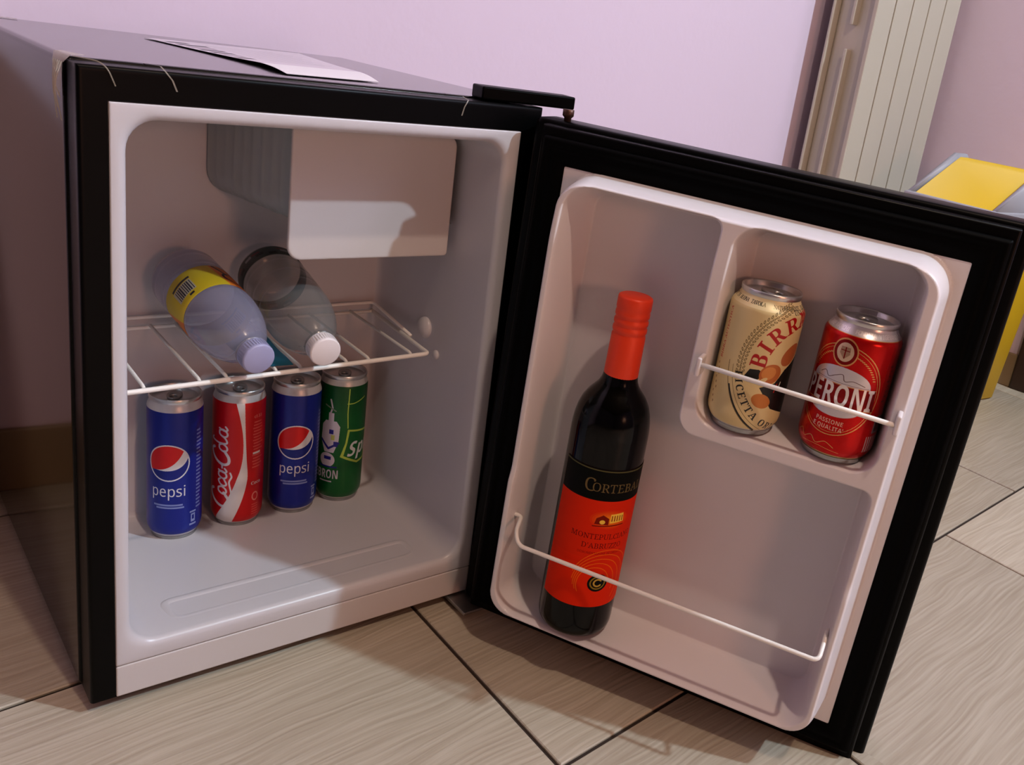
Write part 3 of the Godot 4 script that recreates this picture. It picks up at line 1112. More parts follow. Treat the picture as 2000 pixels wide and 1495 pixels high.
func make_can(label: String, xf: Transform3D, r: float, h: float, r_lid: float, neck: float, pm: Material, group: String) -> Node3D:
	var t := thing("drink_can", label, "can", xf, group)
	var y_top := h - neck
	var body := [[r * 0.83, 0.0045], [r * 0.90, 0.0075], [r * 0.972, 0.0120], [r * 0.995, 0.0160], [r, 0.0200]]
	for k in 6:
		body.append([r, lerpf(0.0200, y_top - 0.003, (k + 1) / 6.0)])
	for k in 7:
		var f := (k + 1) / 7.0
		body.append([lerpf(r, r_lid * 0.985, f * f * (3 - 2 * f)), lerpf(y_top - 0.003, h - 0.0055, f)])
	part("can_body", lathe(body, 64, 0.0045, h - 0.0055), pm, t)
	part("can_base", lathe([[0.0, 0.010], [r * 0.55, 0.006], [r * 0.76, 0.0005], [r * 0.80, 0.0], [r * 0.835, 0.0012], [r * 0.85, 0.0048]], 48), M.alu_dark, t)
	var rl := r_lid
	part("can_lid", lathe([[rl * 0.985, h - 0.0056], [rl * 1.01, h - 0.0040], [rl * 1.012, h - 0.0012], [rl * 0.985, h], [rl * 0.95, h - 0.0012], [rl * 0.925, h - 0.0050], [rl * 0.90, h - 0.0062], [rl * 0.87, h - 0.0052], [rl * 0.5, h - 0.0046], [0.0, h - 0.0046]], 48), M.alu, t)
	# pull tab with a finger hole, and its rivet
	var st := new_st()
	var yt := h - 0.0042
	var out := []
	var inn := []
	for i in 24:
		var a := TAU * i / 24
		out.append(Vector3(cos(a) * r * 0.27, 0, sin(a) * r * 0.42 + r * 0.10))
		inn.append(Vector3(cos(a) * r * 0.15, 0, sin(a) * r * 0.17 + r * 0.28))
	for i in 24:
		var j := (i + 1) % 24
		var up := Vector3.UP * (yt + 0.0016)
		var dn := Vector3.UP * yt
		quad(st, inn[i] + up, inn[j] + up, out[j] + up, out[i] + up)
		quad(st, out[i] + dn, out[i] + up, out[j] + up, out[j] + dn)
		quad(st, inn[j] + dn, inn[j] + up, inn[i] + up, inn[i] + dn)
	part("pull_tab", done(st), M.alu_dark, t)
	return t

func yaw_at(p: Vector3, deg: float) -> Transform3D:
	return Transform3D(Basis(Vector3.UP, deg_to_rad(deg)), p)

func build_cans() -> void:
	var slim := [0.0277, 0.1660, 0.0258, 0.0125]
	var g := "slim cans on the fridge floor"
	var pep := print_mat(tex_pepsi(), 0.34, 0.25)
	make_can("tall blue cola can nearest the left edge of the fridge floor", yaw_at(Vector3(0.1071, 0.0450, -0.1908), -30), slim[0], slim[1], slim[2], slim[3], pep, g)
	make_can("tall red cola can with white ribbon standing between two blue cans", yaw_at(Vector3(0.1751, 0.0450, -0.1912), -20), slim[0], slim[1], slim[2], slim[3], print_mat(tex_coke(), 0.34, 0.3), g)
	make_can("tall blue cola can standing between the red can and the green can", yaw_at(Vector3(0.2412, 0.0450, -0.1929), -20), slim[0], slim[1], slim[2], slim[3], pep, g)
	make_can("tall green lemon soda can at the right end of the row", yaw_at(Vector3(0.3019, 0.0450, -0.1975), -27), slim[0], slim[1], slim[2], slim[3], print_mat(tex_sprite(), 0.36, 0.3), g)
	g = "beer cans in the fridge door"
	var db := Basis(DOOR_U, DOOR_V, DOOR_N)
	make_can("cream beer can with red lettering at the left of the door shelf", Transform3D(db * Basis(Vector3.UP, deg_to_rad(54)), door_point(0.2247, 0.3170, 0.024)), 0.0332, 0.1310, 0.0268, 0.0150, print_mat(tex_moretti(), 0.4, 0.15), g)
	make_can("red beer can with silver top at the right of the door shelf", Transform3D(db * Basis(Vector3.UP, deg_to_rad(-13)), door_point(0.3095, 0.3170, 0.022)), 0.0332, 0.1285, 0.0268, 0.0150, print_mat(tex_peroni(), 0.27, 0.68), g)

# All can textures wrap once round the can: x = 512 is the middle of the front, y = 0 the top of the body.
const PX_H := 940

func tex_pepsi() -> ImageTexture:
	var blue := Color(0.03, 0.11, 0.52)
	var p := Paint.new(1024, PX_H, blue)
	p.rect(0, 0, 1024, 52, Color(0.75, 0.75, 0.77))
	p.rect(0, 915, 1024, 30, Color(0.70, 0.70, 0.74))
	for x0 in [512, 1024 + 0]:
		for xx in ([x0] if x0 == 512 else [0, 1024]):
			pepsi_face(p, float(xx))
	# small side print
	for k in 22:
		p.rect(512 + 178, 190 + k * 26, 34 + (k * 29) % 18, 12, Color(0.42, 0.48, 0.72))
	p.rect(512 + 132, 760, 46, 12, Color(0.55, 0.60, 0.80))
	p.rect(512 + 140, 780, 32, 60, Color(0.55, 0.60, 0.80))
	p.rect(512 + 148, 792, 16, 30, blue)
	p.rect(512 + 130, 850, 50, 14, Color(0.55, 0.60, 0.80))
	return p.tex()

func pepsi_face(p: Paint, cx: float) -> void:
	var c := Vector2(cx, 398)
	var R := 128.0
	var white := Color(0.86, 0.86, 0.88)
	p.ell(c, R, R, white)
	p.ell(c, R - 9, R - 9, Color(0.03, 0.10, 0.48))
	# red upper part and white wave inside the disc
	var red := Color(0.80, 0.05, 0.06)
	var r2 := R - 9.0
	var pts := PackedVector2Array()
	for i in 31:
		var a := deg_to_rad(168 + (318 - 168) * i / 30.0)
		pts.append(c + Vector2(cos(a), sin(a)) * r2)
	var lower := PackedVector2Array()
	for i in 17:
		var t := i / 16.0
		var a := c + Vector2(cos(deg_to_rad(318)), sin(deg_to_rad(318))) * r2
		var b := c + Vector2(28, 62)
		var d := c + Vector2(cos(deg_to_rad(168)), sin(deg_to_rad(168))) * r2 + Vector2(6, 26)
		lower.append(a.lerp(b, t).lerp(b.lerp(d, t), t))
	# white: from the red edge down to the lower wave
	var prev := c
	for i in 17:
		var t := i / 16.0
		var a := c + Vector2(cos(deg_to_rad(346)), sin(deg_to_rad(346))) * r2
		var b := c + Vector2(74, 84)
		var d := c + Vector2(cos(deg_to_rad(160)), sin(deg_to_rad(160))) * r2 + Vector2(4, 4)
		var q := a.lerp(b, t).lerp(b.lerp(d, t), t)
		if i == 0:
			for e in 6:
				var a0 := deg_to_rad(316 + 5.0 * e)
				var a1 := deg_to_rad(321 + 5.0 * e)
				p.tri(lower[2], c + Vector2(cos(a0), sin(a0)) * r2, c + Vector2(cos(a1), sin(a1)) * r2, white)
		else:
			p.tri(lower[i - 1], prev, q, white)
			p.tri(lower[i - 1], q, lower[i], white)
		prev = q
	for q in lower:
		pts.append(q)
	p.poly(pts, red)
	p.text("pepsi", sans, 92, Transform2D(Vector2(0.97, 0), Vector2(0, 1.15), Vector2(cx, 598)), white)
	p.rect(cx - 92, 690, 178, 12, Color(0.50, 0.56, 0.78))
	p.rect(cx - 74, 709, 168, 12, Color(0.50, 0.56, 0.78))

func tex_coke() -> ImageTexture:
	var red := Color(0.78, 0.03, 0.04)
	var white := Color(0.88, 0.87, 0.86)
	var p := Paint.new(1024, PX_H, red)
	p.rect(0, 0, 1024, 46, Color(0.75, 0.75, 0.75))
	p.rect(0, 922, 1024, 30, Color(0.72, 0.72, 0.72))
	# ribbon: wide at the top and bottom, narrow in the middle
	for half in [0.0, 512.0]:
		var L := PackedVector2Array()
		var Rr := PackedVector2Array()
		for i in 41:
			var t := i / 40.0
			var y := 46.0 + 880.0 * t
			var mid: float = 512.0 + half + 34.0 * sin(t * PI * 1.15) + 6.0 - 92.0 * pow(maxf(t - 0.52, 0.0) / 0.48, 2.0)
			var w := 26.0 - 20.0 * sin(clampf(t / 0.62, 0.0, 1.0) * PI) * 0.9 + 42.0 * pow(maxf(t - 0.45, 0.0) / 0.55, 1.4)
			L.append(Vector2(mid - w, y))
			Rr.append(Vector2(mid + w, y))
		for i in 40:
			p.tri(L[i], Rr[i], Rr[i + 1], white)
			p.tri(L[i], Rr[i + 1], L[i + 1], white)
		if half == 512.0:
			for i in 40:
				p.tri(L[i] - Vector2(1024, 0), Rr[i] - Vector2(1024, 0), Rr[i + 1] - Vector2(1024, 0), white)
				p.tri(L[i] - Vector2(1024, 0), Rr[i + 1] - Vector2(1024, 0), L[i + 1] - Vector2(1024, 0), white)
	# script lettering running up the can, left of the ribbon
	for cx in [512.0 - 112.0, 1024.0 - 112.0]:
		coke_script(p, cx, white)
	# small print right of the ribbon
	for cx in [640.0, 128.0]:
		p.text("cl 33", sans_bold, 30, Transform2D(0, Vector2(cx, 150)), Color(0.90, 0.55, 0.50))
		for k in 16:
			p.rect(cx - 30 - (k * 13) % 9, 186 + k * 22, 62 + (k * 31) % 22, 9, Color(0.86, 0.36, 0.32))
		p.rect(cx - 34, 410, 60, 14, white)
		p.text("Coca", serif_bold, 34, Transform2D(0, Vector2(cx, 640)), white)
		p.ell(Vector2(cx - 6, 742), 26, 34, Color(0.90, 0.55, 0.50))
		p.ell(Vector2(cx - 6, 742), 17, 24, red)
		for k in 5:
			p.rect(cx - 30, 800 + k * 18, 50, 6, Color(0.86, 0.36, 0.32))
	return p.tex()

func coke_script(p: Paint, cx: float, c: Color) -> void:
	# written along +s (up the can); t is across (to the left is up in the word)
	var X := func(s: float, t: float) -> Vector2: return Vector2(cx - t * 1.0, 812.0 - s)
	var th := 13.0
	var big_c := func(s: float, k: float) -> void:
		p.curve([X.call(s + 118 * k, 64 * k), X.call(s + 104 * k, 88 * k), X.call(s + 70 * k, 84 * k), X.call(s + 26 * k, 40 * k), X.call(s + 2 * k, -16 * k), X.call(s + 16 * k, -54 * k), X.call(s + 58 * k, -56 * k), X.call(s + 104 * k, -26 * k)], th * 1.5, c)
	var small_o := func(s: float) -> void:
		p.curve([X.call(s + 40, 16), X.call(s + 16, 14), X.call(s - 2, -16), X.call(s + 8, -40), X.call(s + 32, -38), X.call(s + 50, -10), X.call(s + 40, 16)], th, c)
	var small_c := func(s: float) -> void:
		p.curve([X.call(s + 46, 4), X.call(s + 34, 16), X.call(s + 8, 0), X.call(s - 2, -26), X.call(s + 12, -42), X.call(s + 44, -26)], th, c)
	var small_a := func(s: float) -> void:
		small_o.call(s)
		p.curve([X.call(s + 56, 18), X.call(s + 42, -22), X.call(s + 52, -42), X.call(s + 72, -28)], th, c)
	# tail under the first word
	p.curve([X.call(86, -38), X.call(40, -76), X.call(14, -60), X.call(6, -30)], th * 1.0, c)
	p.curve([X.call(20, -66), X.call(110, -74), X.call(190, -60), X.call(232, -74), X.call(262, -66)], th * 0.9, c)
	big_c.call(6.0, 1.0)
	small_o.call(104.0)
	small_c.call(164.0)
	small_a.call(218.0)
	p.curve([X.call(292, -10), X.call(318, -8)], th, c)
	big_c.call(316.0, 0.95)
	small_o.call(416.0)
	p.curve([X.call(500, 74), X.call(484, 84), X.call(470, 20), X.call(474, -36), X.call(500, -34), X.call(522, -10)], th, c)
	small_a.call(520.0)

func tex_sprite() -> ImageTexture:
	var green := Color(0.01, 0.35, 0.13)
	var p := Paint.new(1024, PX_H, green)
	var pale := Color(0.66, 0.78, 0.30)
	var white := Color(0.82, 0.84, 0.84)
	p.rect(0, 0, 1024, 42, Color(0.70, 0.70, 0.70))
	p.rect(0, 922, 1024, 20, Color(0.70, 0.72, 0.70))
	for y in range(42, 300, 2):
		p.rect(0, y, 1024, 2, green.darkened(0.25 * (1.0 - (y - 42) / 258.0)))
	# lemon-lime lines
	p.stroke(PackedVector2Array([Vector2(556, 60), Vector2(552, 240), Vector2(560, 360)]), 7, pale)
	p.curve([Vector2(548, 172), Vector2(600, 168), Vector2(690, 136)], 7, pale)
	# badge
	p.poly(PackedVector2Array([Vector2(560, 372), Vector2(760, 402), Vector2(748, 470), Vector2(742, 640), Vector2(648, 652), Vector2(516, 588), Vector2(548, 480)]), pale)
	p.poly(PackedVector2Array([Vector2(574, 388), Vector2(746, 414), Vector2(734, 480), Vector2(728, 626), Vector2(648, 634), Vector2(540, 580), Vector2(562, 480)]), green)
	p.text("Sprite", sans_bold, 140, Transform2D(Vector2(0.94, -0.10), Vector2(-0.24, 1.1), Vector2(760, 516)), white)
	# abstract player figure, left of the badge
	var grey := Color(0.78, 0.76, 0.80)
	var navy := Color(0.13, 0.12, 0.50)
	p.stroke(PackedVector2Array([Vector2(430, 150), Vector2(446, 210), Vector2(430, 262)]), 12, grey)
	p.stroke(PackedVector2Array([Vector2(392, 196), Vector2(440, 216), Vector2(470, 232)]), 10, Color(0.45, 0.50, 0.42))
	p.rect(420, 250, 40, 70, grey)
	p.poly(PackedVector2Array([Vector2(372, 350), Vector2(400, 312), Vector2(480, 312), Vector2(506, 352), Vector2(500, 470), Vector2(470, 560), Vector2(400, 560), Vector2(366, 470)]), grey)
	p.rect(430, 380, 32, 34, navy)
	p.rect(446, 420, 26, 40, Color(0.70, 0.72, 0.35))
	p.rect(466, 470, 30, 40, navy)
	p.stroke(PackedVector2Array([Vector2(370, 470), Vector2(430, 530), Vector2(500, 480)]), 16, navy)
	p.ell(Vector2(424, 620), 58, 56, grey)
	p.rect(400, 592, 54, 26, navy)
	p.rect(360, 668, 140, 12, navy)
	p.text("LEBRON", sans_bold, 96, Transform2D(Vector2(0.62, -0.02), Vector2(0.0, 1.0), Vector2(398, 736)), grey)
	p.rect(372, 786, 96, 10, grey)
	return p.tex()

func tex_moretti() -> ImageTexture:
	var cream := Color(0.85, 0.765, 0.55)
	var p := Paint.new(1024, 900, cream)
	p.ys = 900.0 / 594.0
	var red := Color(0.66, 0.05, 0.06)
	var ink := Color(0.06, 0.065, 0.06)
	var gold := Color(0.45, 0.38, 0.22)
	p.rect(0, 585, 1024, 10, Color(0.75, 0.74, 0.72))
	p.rect(0, 0, 1024, 46, Color(0.89, 0.82, 0.63))
	# ring of print round the shoulder
	var x := 12.0
	for ch in "NATURALMENTE IN BUONA TAVOLA   NATURALMENTE IN BUONA TAVOLA   NATURALMENTE IN ":
		p.text(ch, serif_bold, 21, Transform2D(0, Vector2(x, 24)), ink if int(x / 90.0) % 3 != 1 else gold)
		x += 13.1
	for cx in [615.0]:
		var c := Vector2(cx, 285)
		# barley wreath
		for k in 22:
			var a := deg_to_rad(172 + 78.0 * k / 21.0)
			for rr in [272.0, 286.0, 300.0]:
				var q: Vector2 = c + Vector2(cos(a), sin(a)) * rr
				p.ell(q, 9.0, 4.5, gold, a + PI / 2 + (0.6 if rr < 280 else (-0.6 if rr > 290 else 0.0)))
				p.ell(q, 5.0, 1.6, cream, a + PI / 2 + (0.6 if rr < 280 else (-0.6 if rr > 290 else 0.0)))
		p.arc(c, 345, 345, deg_to_rad(112), deg_to_rad(178), 3.4, gold)
		p.arc(c, 322, 322, deg_to_rad(112), deg_to_rad(176), 2.2, gold)
		p.arc(c, 340, 340, deg_to_rad(118), deg_to_rad(160), 7.0, ink)
		p.text("UNA STORIA", serif_bold, 27, Transform2D(0, c + Vector2(-8, -246)), ink)
		p.arc_text("BIRRA", serif_bold, 98, c, 214, 226, 12, red)
		p.arc_text("MORETTI", serif_bold, 90, c, 214, 312, 0, red)
		p.arc_text("RICETTA ORIGINALE", serif_bold, 46, c, 292, 116, 5, ink, true)
		# centre: plain amber mug and dark cloth (no portrait)
		p.poly(PackedVector2Array([c + Vector2(-262, 58), c + Vector2(-244, 20), c + Vector2(-205, 16), c + Vector2(-172, 34), c + Vector2(-205, 62), c + Vector2(-244, 80)]), ink)
		p.poly(PackedVector2Array([c + Vector2(-186, 96), c + Vector2(-120, 70), c + Vector2(-80, 10), c + Vector2(20, -60), c + Vector2(120, -20), c + Vector2(120, 190), c + Vector2(0, 226), c + Vector2(-110, 190)]), ink)
		p.ell(c + Vector2(-150, 30), 52, 44, Color(0.72, 0.40, 0.17), -0.5)
		p.ell(c + Vector2(-158, 26), 34, 28, Color(0.82, 0.54, 0.26), -0.5)
		p.ell(c + Vector2(-164, 156), 46, 32, Color(0.74, 0.45, 0.18), 0.3)
		p.ell(c + Vector2(-60, -58), 62, 40, Color(0.68, 0.38, 0.20), -0.7)
		p.ell(c + Vector2(-176, 60), 20, 9, cream, -0.6)
		p.stroke(PackedVector2Array([c + Vector2(-104, 74), c + Vector2(-112, 112)]), 5, Color(0.75, 0.12, 0.10))
		p.stroke(PackedVector2Array([c + Vector2(-86, 66), c + Vector2(-94, 104)]), 5, Color(0.85, 0.82, 0.75))
	# red side lettering running up the can, rows of tiny print below
	for cx in [205.0, 717.0]:
		p.text("BIRRA AUTENTICA", serif_bold, 25, Transform2D(-PI / 2, Vector2(cx, 190)), Color(0.72, 0.20, 0.12))
		for k in 9:
			p.rect(cx - 10 + (k % 3) * 9, 330 + k * 22, 8, 11, Color(0.55, 0.41, 0.24))
	return p.tex()

func tex_peroni() -> ImageTexture:
	var red := Color(0.74, 0.02, 0.02)
	var p := Paint.new(1024, 880, red)
	var silver := Color(0.83, 0.81, 0.83)
	var gold := Color(0.84, 0.62, 0.38)
	var dark := Color(0.50, 0.015, 0.02)
	p.rect(0, 0, 1024, 62, silver)
	p.rect(0, 58, 1024, 4, gold)
	p.rect(0, 862, 1024, 24, Color(0.72, 0.60, 0.40))
	var x := 30.0
	for ch in "FONDATA VIGEVANO 1846  TRE MARCHI  FONDATA VIGEVANO 1846  TRE MARCHI  ":
		p.text(ch, sans_bold, 26, Transform2D(Vector2(1, 0), Vector2(0, 1.3), Vector2(x, 36)), Color(0.95, 0.93, 0.93))
		x += 14.2
	for cx in [512.0, 0.0, 1024.0]:
		var c := Vector2(cx, 424)
		# shield outline
		p.arc(c + Vector2(0, 0), 184, 300, 0, TAU, 6, gold, 60)
		p.arc(c + Vector2(0, 0), 172, 282, 0, TAU, 3, gold, 60)
		for k in 15:
			for s in [-1.0, 1.0]:
				var a := deg_to_rad(205 + 4.0 * k)
				p.ell(c + Vector2(cos(a) * 158 * s, sin(a) * 250), 7, 4, gold)
		# pale hill with a signature
		var hill := PackedVector2Array([c + Vector2(140, -40), c + Vector2(-140, -46)])
		for i in 21:
			var a := deg_to_rad(180 + 9.0 * i)
			hill.append(c + Vector2(cos(a) * 138, -44 + sin(a) * 112))
		for i in range(2, hill.size() - 1):
			p.tri(c + Vector2(0, -44), hill[i], hill[i + 1], silver)
		p.curve([c + Vector2(-96, -78), c + Vector2(-70, -100), c + Vector2(-50, -70), c + Vector2(-20, -92), c + Vector2(10, -108), c + Vector2(24, -70), c + Vector2(60, -82), c + Vector2(110, -62)], 4, Color(0.45, 0.35, 0.35))
		p.stroke(PackedVector2Array([c + Vector2(-110, -56), c + Vector2(130, -50)]), 3, Color(0.55, 0.45, 0.45))
		# roundel
		var r := c + Vector2(-6, -252)
		p.ell(r, 56, 92, gold)
		p.ell(r, 50, 82, dark)
		p.ell(r, 37, 62, Color(0.86, 0.76, 0.64))
		p.poly(PackedVector2Array([r + Vector2(-20, -34), r + Vector2(20, -34), r + Vector2(22, 10), r + Vector2(0, 46), r + Vector2(-22, 10)]), Color(0.68, 0.55, 0.45))
		p.stroke(PackedVector2Array([r + Vector2(-18, -10), r + Vector2(18, -10)]), 5, dark)
		p.stroke(PackedVector2Array([r + Vector2(0, -32), r + Vector2(0, 40)]), 5, dark)
		# name band
		p.poly(PackedVector2Array([c + Vector2(-168, -40), c + Vector2(168, -40), c + Vector2(176, 104), c + Vector2(-176, 104)]), dark)
		p.stroke(PackedVector2Array([c + Vector2(-168, -40), c + Vector2(168, -40)]), 5, gold)
		p.stroke(PackedVector2Array([c + Vector2(-176, 104), c + Vector2(176, 104)]), 5, gold)
		p.text("PERONI", sans_bold, 148, Transform2D(Vector2(0.60, 0), Vector2(0, 1.36), c + Vector2(0, 32)), Color(0.93, 0.90, 0.88))
		# lower oval
		for i in 20:
			var a0 := deg_to_rad(9.0 * i)
			var a1 := deg_to_rad(9.0 * (i + 1))
			p.tri(c + Vector2(0, 112), c + Vector2(cos(a0) * 120, 112 + sin(a0) * 62), c + Vector2(cos(a1) * 120, 112 + sin(a1) * 62), silver)
		p.text("PASSIONE", sans_bold, 26, Transform2D(Vector2(1, 0), Vector2(0, 1.5), c + Vector2(4, 212)), Color(0.90, 0.70, 0.62))
		p.text("E QUALITA'", sans_bold, 26, Transform2D(Vector2(1, 0), Vector2(0, 1.5), c + Vector2(4, 254)), Color(0.90, 0.70, 0.62))
		p.curve([c + Vector2(-150, 360), c + Vector2(-120, 336), c + Vector2(-100, 376), c + Vector2(-60, 346), c + Vector2(-30, 380), c + Vector2(10, 352), c + Vector2(50, 380)], 4, gold)
		p.curve([c + Vector2(-110, 404), c + Vector2(-20, 392), c + Vector2(80, 412)], 3, gold)
	# side panels with small print
	for cx in [256.0, 768.0]:
		for k in 8:
			p.ell(Vector2(cx - 30 + (k * 17) % 23, 220 + k * 34), 14, 6, Color(0.50, 0.10, 0.12))
		p.rect(cx - 44, 560, 88, 120, Color(0.55, 0.50, 0.52))
		p.rect(cx - 34, 574, 68, 92, Color(0.30, 0.10, 0.12))
		for k in 10:
			p.rect(cx - 70 + k * 14, 700, 7, 110, Color(0.80, 0.72, 0.72))
	return p.tex()

# =====================================================================
# wine bottle
# =====================================================================
func build_wine() -> void:
	var db := Basis(DOOR_U, DOOR_V, DOOR_N)
	var t := thing("wine_bottle", "dark wine bottle with orange label and orange screw cap in the door", "bottle", Transform3D(db * Basis(Vector3.UP, deg_to_rad(40)), door_point(0.1035, 0.0535, 0.0255)))
	var r := 0.0383
	var glass := mat(Color(0.006, 0.008, 0.006), 0.10)
	glass.metallic_specular = 0.32
	var prof := [[0.0, 0.006], [r * 0.55, 0.004], [r * 0.80, 0.0], [r * 0.90, 0.0006], [r * 0.965, 0.004], [r * 0.993, 0.009], [r, 0.016]]
	for k in 10:
		prof.append([r, 0.016 + 0.198 * (k + 1) / 10.0])
	# shoulder
	for q in [[0.995, 0.222], [0.970, 0.231], [0.925, 0.2395], [0.850, 0.2475], [0.740, 0.2545], [0.620, 0.2600], [0.520, 0.2650], [0.458, 0.2705], [0.428, 0.2770], [0.412, 0.2850], [0.402, 0.300], [0.396, 0.330], [0.0, 0.331]]:
		prof.append([r * q[0], q[1]])
	part("bottle_glass", lathe(prof, 64), glass, t)
	# long-skirted screw cap
	var oc := mat(Color(0.90, 0.22, 0.03), 0.45, 0.1)
	var rc := 0.0166
	var cap := [[rc * 1.0, 0.2755], [rc * 1.005, 0.2775]]
	cap.append([rc * 0.985, 0.3155])
	for k in 3:
		var y0 := 0.3175 + 0.0075 * k
		cap.append_array([[rc * 0.930, y0], [rc * 0.930, y0 + 0.0008], [rc * 0.995, y0 + 0.0026], [rc * 0.995, y0 + 0.0058]])
	cap.append_array([[rc * 0.960, 0.3405], [rc * 1.0, 0.3425], [rc * 1.0, 0.3515], [rc * 0.97, 0.3535], [rc * 0.85, 0.3545], [0.0, 0.3548]])
	part("screw_cap", lathe(cap, 40), oc, t)
	# label: a sleeve sector in front
	var lt := tex_wine()
	var lm := mat(Color.WHITE, 0.6)
	lm.metallic_specular = 0.2
	lm.albedo_texture = lt
	var st := new_st()
	var half := deg_to_rad(86)
	var n := 40
	var y_lo := 0.0385
	var y_hi := 0.1915
	for i in n:
		var a0 := -half + 2 * half * i / n
		var a1 := -half + 2 * half * (i + 1) / n
		var rr := r + 0.0004
		var d0 := Vector3(sin(a0), 0, cos(a0))
		var d1 := Vector3(sin(a1), 0, cos(a1))
		var u0 := float(i) / n
		var u1 := float(i + 1) / n
		quad(st, d0 * rr + Vector3.UP * y_lo, d1 * rr + Vector3.UP * y_lo, d1 * rr + Vector3.UP * y_hi, d0 * rr + Vector3.UP * y_hi, Vector2(u0, 1), Vector2(u1, 1), Vector2(u1, 0), Vector2(u0, 0))
	part("label", done(st), lm, t)

func tex_wine() -> ImageTexture:
	var W := 900
	var Hh := 1200
	var black := Color(0.02, 0.03, 0.02)
	var orange := Color(0.85, 0.15, 0.02)
	var p := Paint.new(W, Hh, orange)
	p.rect(0, 0, W, 262, black)
	p.rect(0, 10, W, 10, Color(0.34, 0.33, 0.20))
	var gold := Color(0.42, 0.36, 0.22)
	p.text("C", serif, 150, Transform2D(0, Vector2(262, 142)), gold)
	p.text("ORTEBALDO", serif, 98, Transform2D(0, Vector2(580, 156)), gold)
	# oval farmhouse emblem
	var c := Vector2(470, 420)
	for k in 8:
		var f := 1.0 - k / 8.0
		p.ell(c, 150 * f + 30, 78 * f + 12, orange.lerp(Color(0.95, 0.60, 0.10), k / 8.0))
	var dk := Color(0.48, 0.08, 0.02)
	p.poly(PackedVector2Array([c + Vector2(-120, 40), c + Vector2(-110, -10), c + Vector2(-60, -40), c + Vector2(-10, -10), c + Vector2(-10, 44)]), dk)
	p.poly(PackedVector2Array([c + Vector2(0, 30), c + Vector2(0, -46), c + Vector2(110, -54), c + Vector2(118, 20)]), Color(0.97, 0.80, 0.30))
	for k in 5:
		p.rect(c.x + 10 + k * 22, c.y - 34, 8, 48, dk)
	p.ell(c + Vector2(-60, 20), 22, 18, Color(0.97, 0.80, 0.30))
	p.stroke(PackedVector2Array([c + Vector2(-130, 58), c + Vector2(120, 46)]), 10, dk)
	p.text("MONTEPULCIANO", serif, 60, Transform2D(0, Vector2(450, 570)), Color(0.36, 0.03, 0.01))
	p.text("D'ABRUZZO", serif, 60, Transform2D(0, Vector2(450, 650)), Color(0.36, 0.03, 0.01))
	p.text("DENOMINAZIONE DI ORIGINE", serif, 26, Transform2D(0, Vector2(450, 714)), Color(0.45, 0.05, 0.01))
	# golden swirls and a small seal
	p.rect(0, 760, W, 440, Color(0.87, 0.15, 0.015))
	var s := Vector2(470, 980)
	for k in 5:
		p.arc(s + Vector2(20 * k - 40, 10), 130 + 34 * k, 150 + 38 * k, deg_to_rad(150 + 12 * k), deg_to_rad(360 + 20 * k), 6, Color(0.93, 0.42, 0.05))
	p.ell(s, 84, 78, Color(0.05, 0.05, 0.04))
	p.ell(s, 66, 60, Color(0.55, 0.45, 0.12))
	p.ell(s, 54, 48, Color(0.05, 0.05, 0.04))
	p.arc(s, 32, 30, deg_to_rad(40), deg_to_rad(320), 14, Color(0.75, 0.62, 0.25))
	return p.tex()

# =====================================================================
# water bottles lying on the shelf
# =====================================================================
func lying(base: Vector3, cap: Vector3, roll: float) -> Transform3D:
	var y := (cap - base).normalized()
	var x := y.cross(Vector3.UP).normalized()
	var z := x.cross(y)
	return Transform3D(Basis(x, y, z) * Basis(Vector3.UP, roll), base)

func build_water_bottles() -> void:
	var g := "water bottles lying on the wire shelf"
	var frost := mat(Color(0.58, 0.58, 0.68, 0.46), 0.20)
	frost.transparency = BaseMaterial3D.TRANSPARENCY_ALPHA
	var clear := mat(Color(0.52, 0.53, 0.53, 0.34), 0.18)
	clear.transparency = BaseMaterial3D.TRANSPARENCY_ALPHA
	var yl := mat(Color.WHITE, 0.45)
	yl.albedo_texture = tex_yellow_label()
	var dl := mat(Color.WHITE, 0.45)
	dl.albedo_texture = tex_dark_label()
	water_bottle("clear water bottle with yellow label lying on the shelf, lavender cap", lying(Vector3(0.119, 0.331, -0.212), Vector3(0.131, 0.301, -0.030), 0.0), frost, yl, mat(Color(0.62, 0.62, 0.76), 0.4), g, 0.050, 0.094)
	water_bottle("clear water bottle with dark label lying on the shelf, white cap", lying(Vector3(0.209, 0.332, -0.214), Vector3(0.197, 0.301, -0.036), 0.4), clear, dl, mat(Color(0.90, 0.87, 0.88), 0.4), g, 0.010, 0.030)
	# teal wrapper caught between the bottles
	var st := new_st()
	var c := [Vector3(0.140, 0, -0.172), Vector3(0.188, 0, -0.172), Vector3(0.180, 0, -0.066), Vector3(0.142, 0, -0.070)]
	grid_sheet(st, c, Vector3(0.159, 0, -0.115), func(s, t): return 0.0008 + 0.0006 * sin(t * 9.0), 8)
	var o := part("plastic_wrapper", done(st), mat(Color(0.08, 0.36, 0.46), 0.35), self, Transform3D(Basis(), Vector3(0.159, 0.2765, -0.115)))
	tag(o, "narrow teal plastic wrapper lying between the two water bottles", "wrapper")

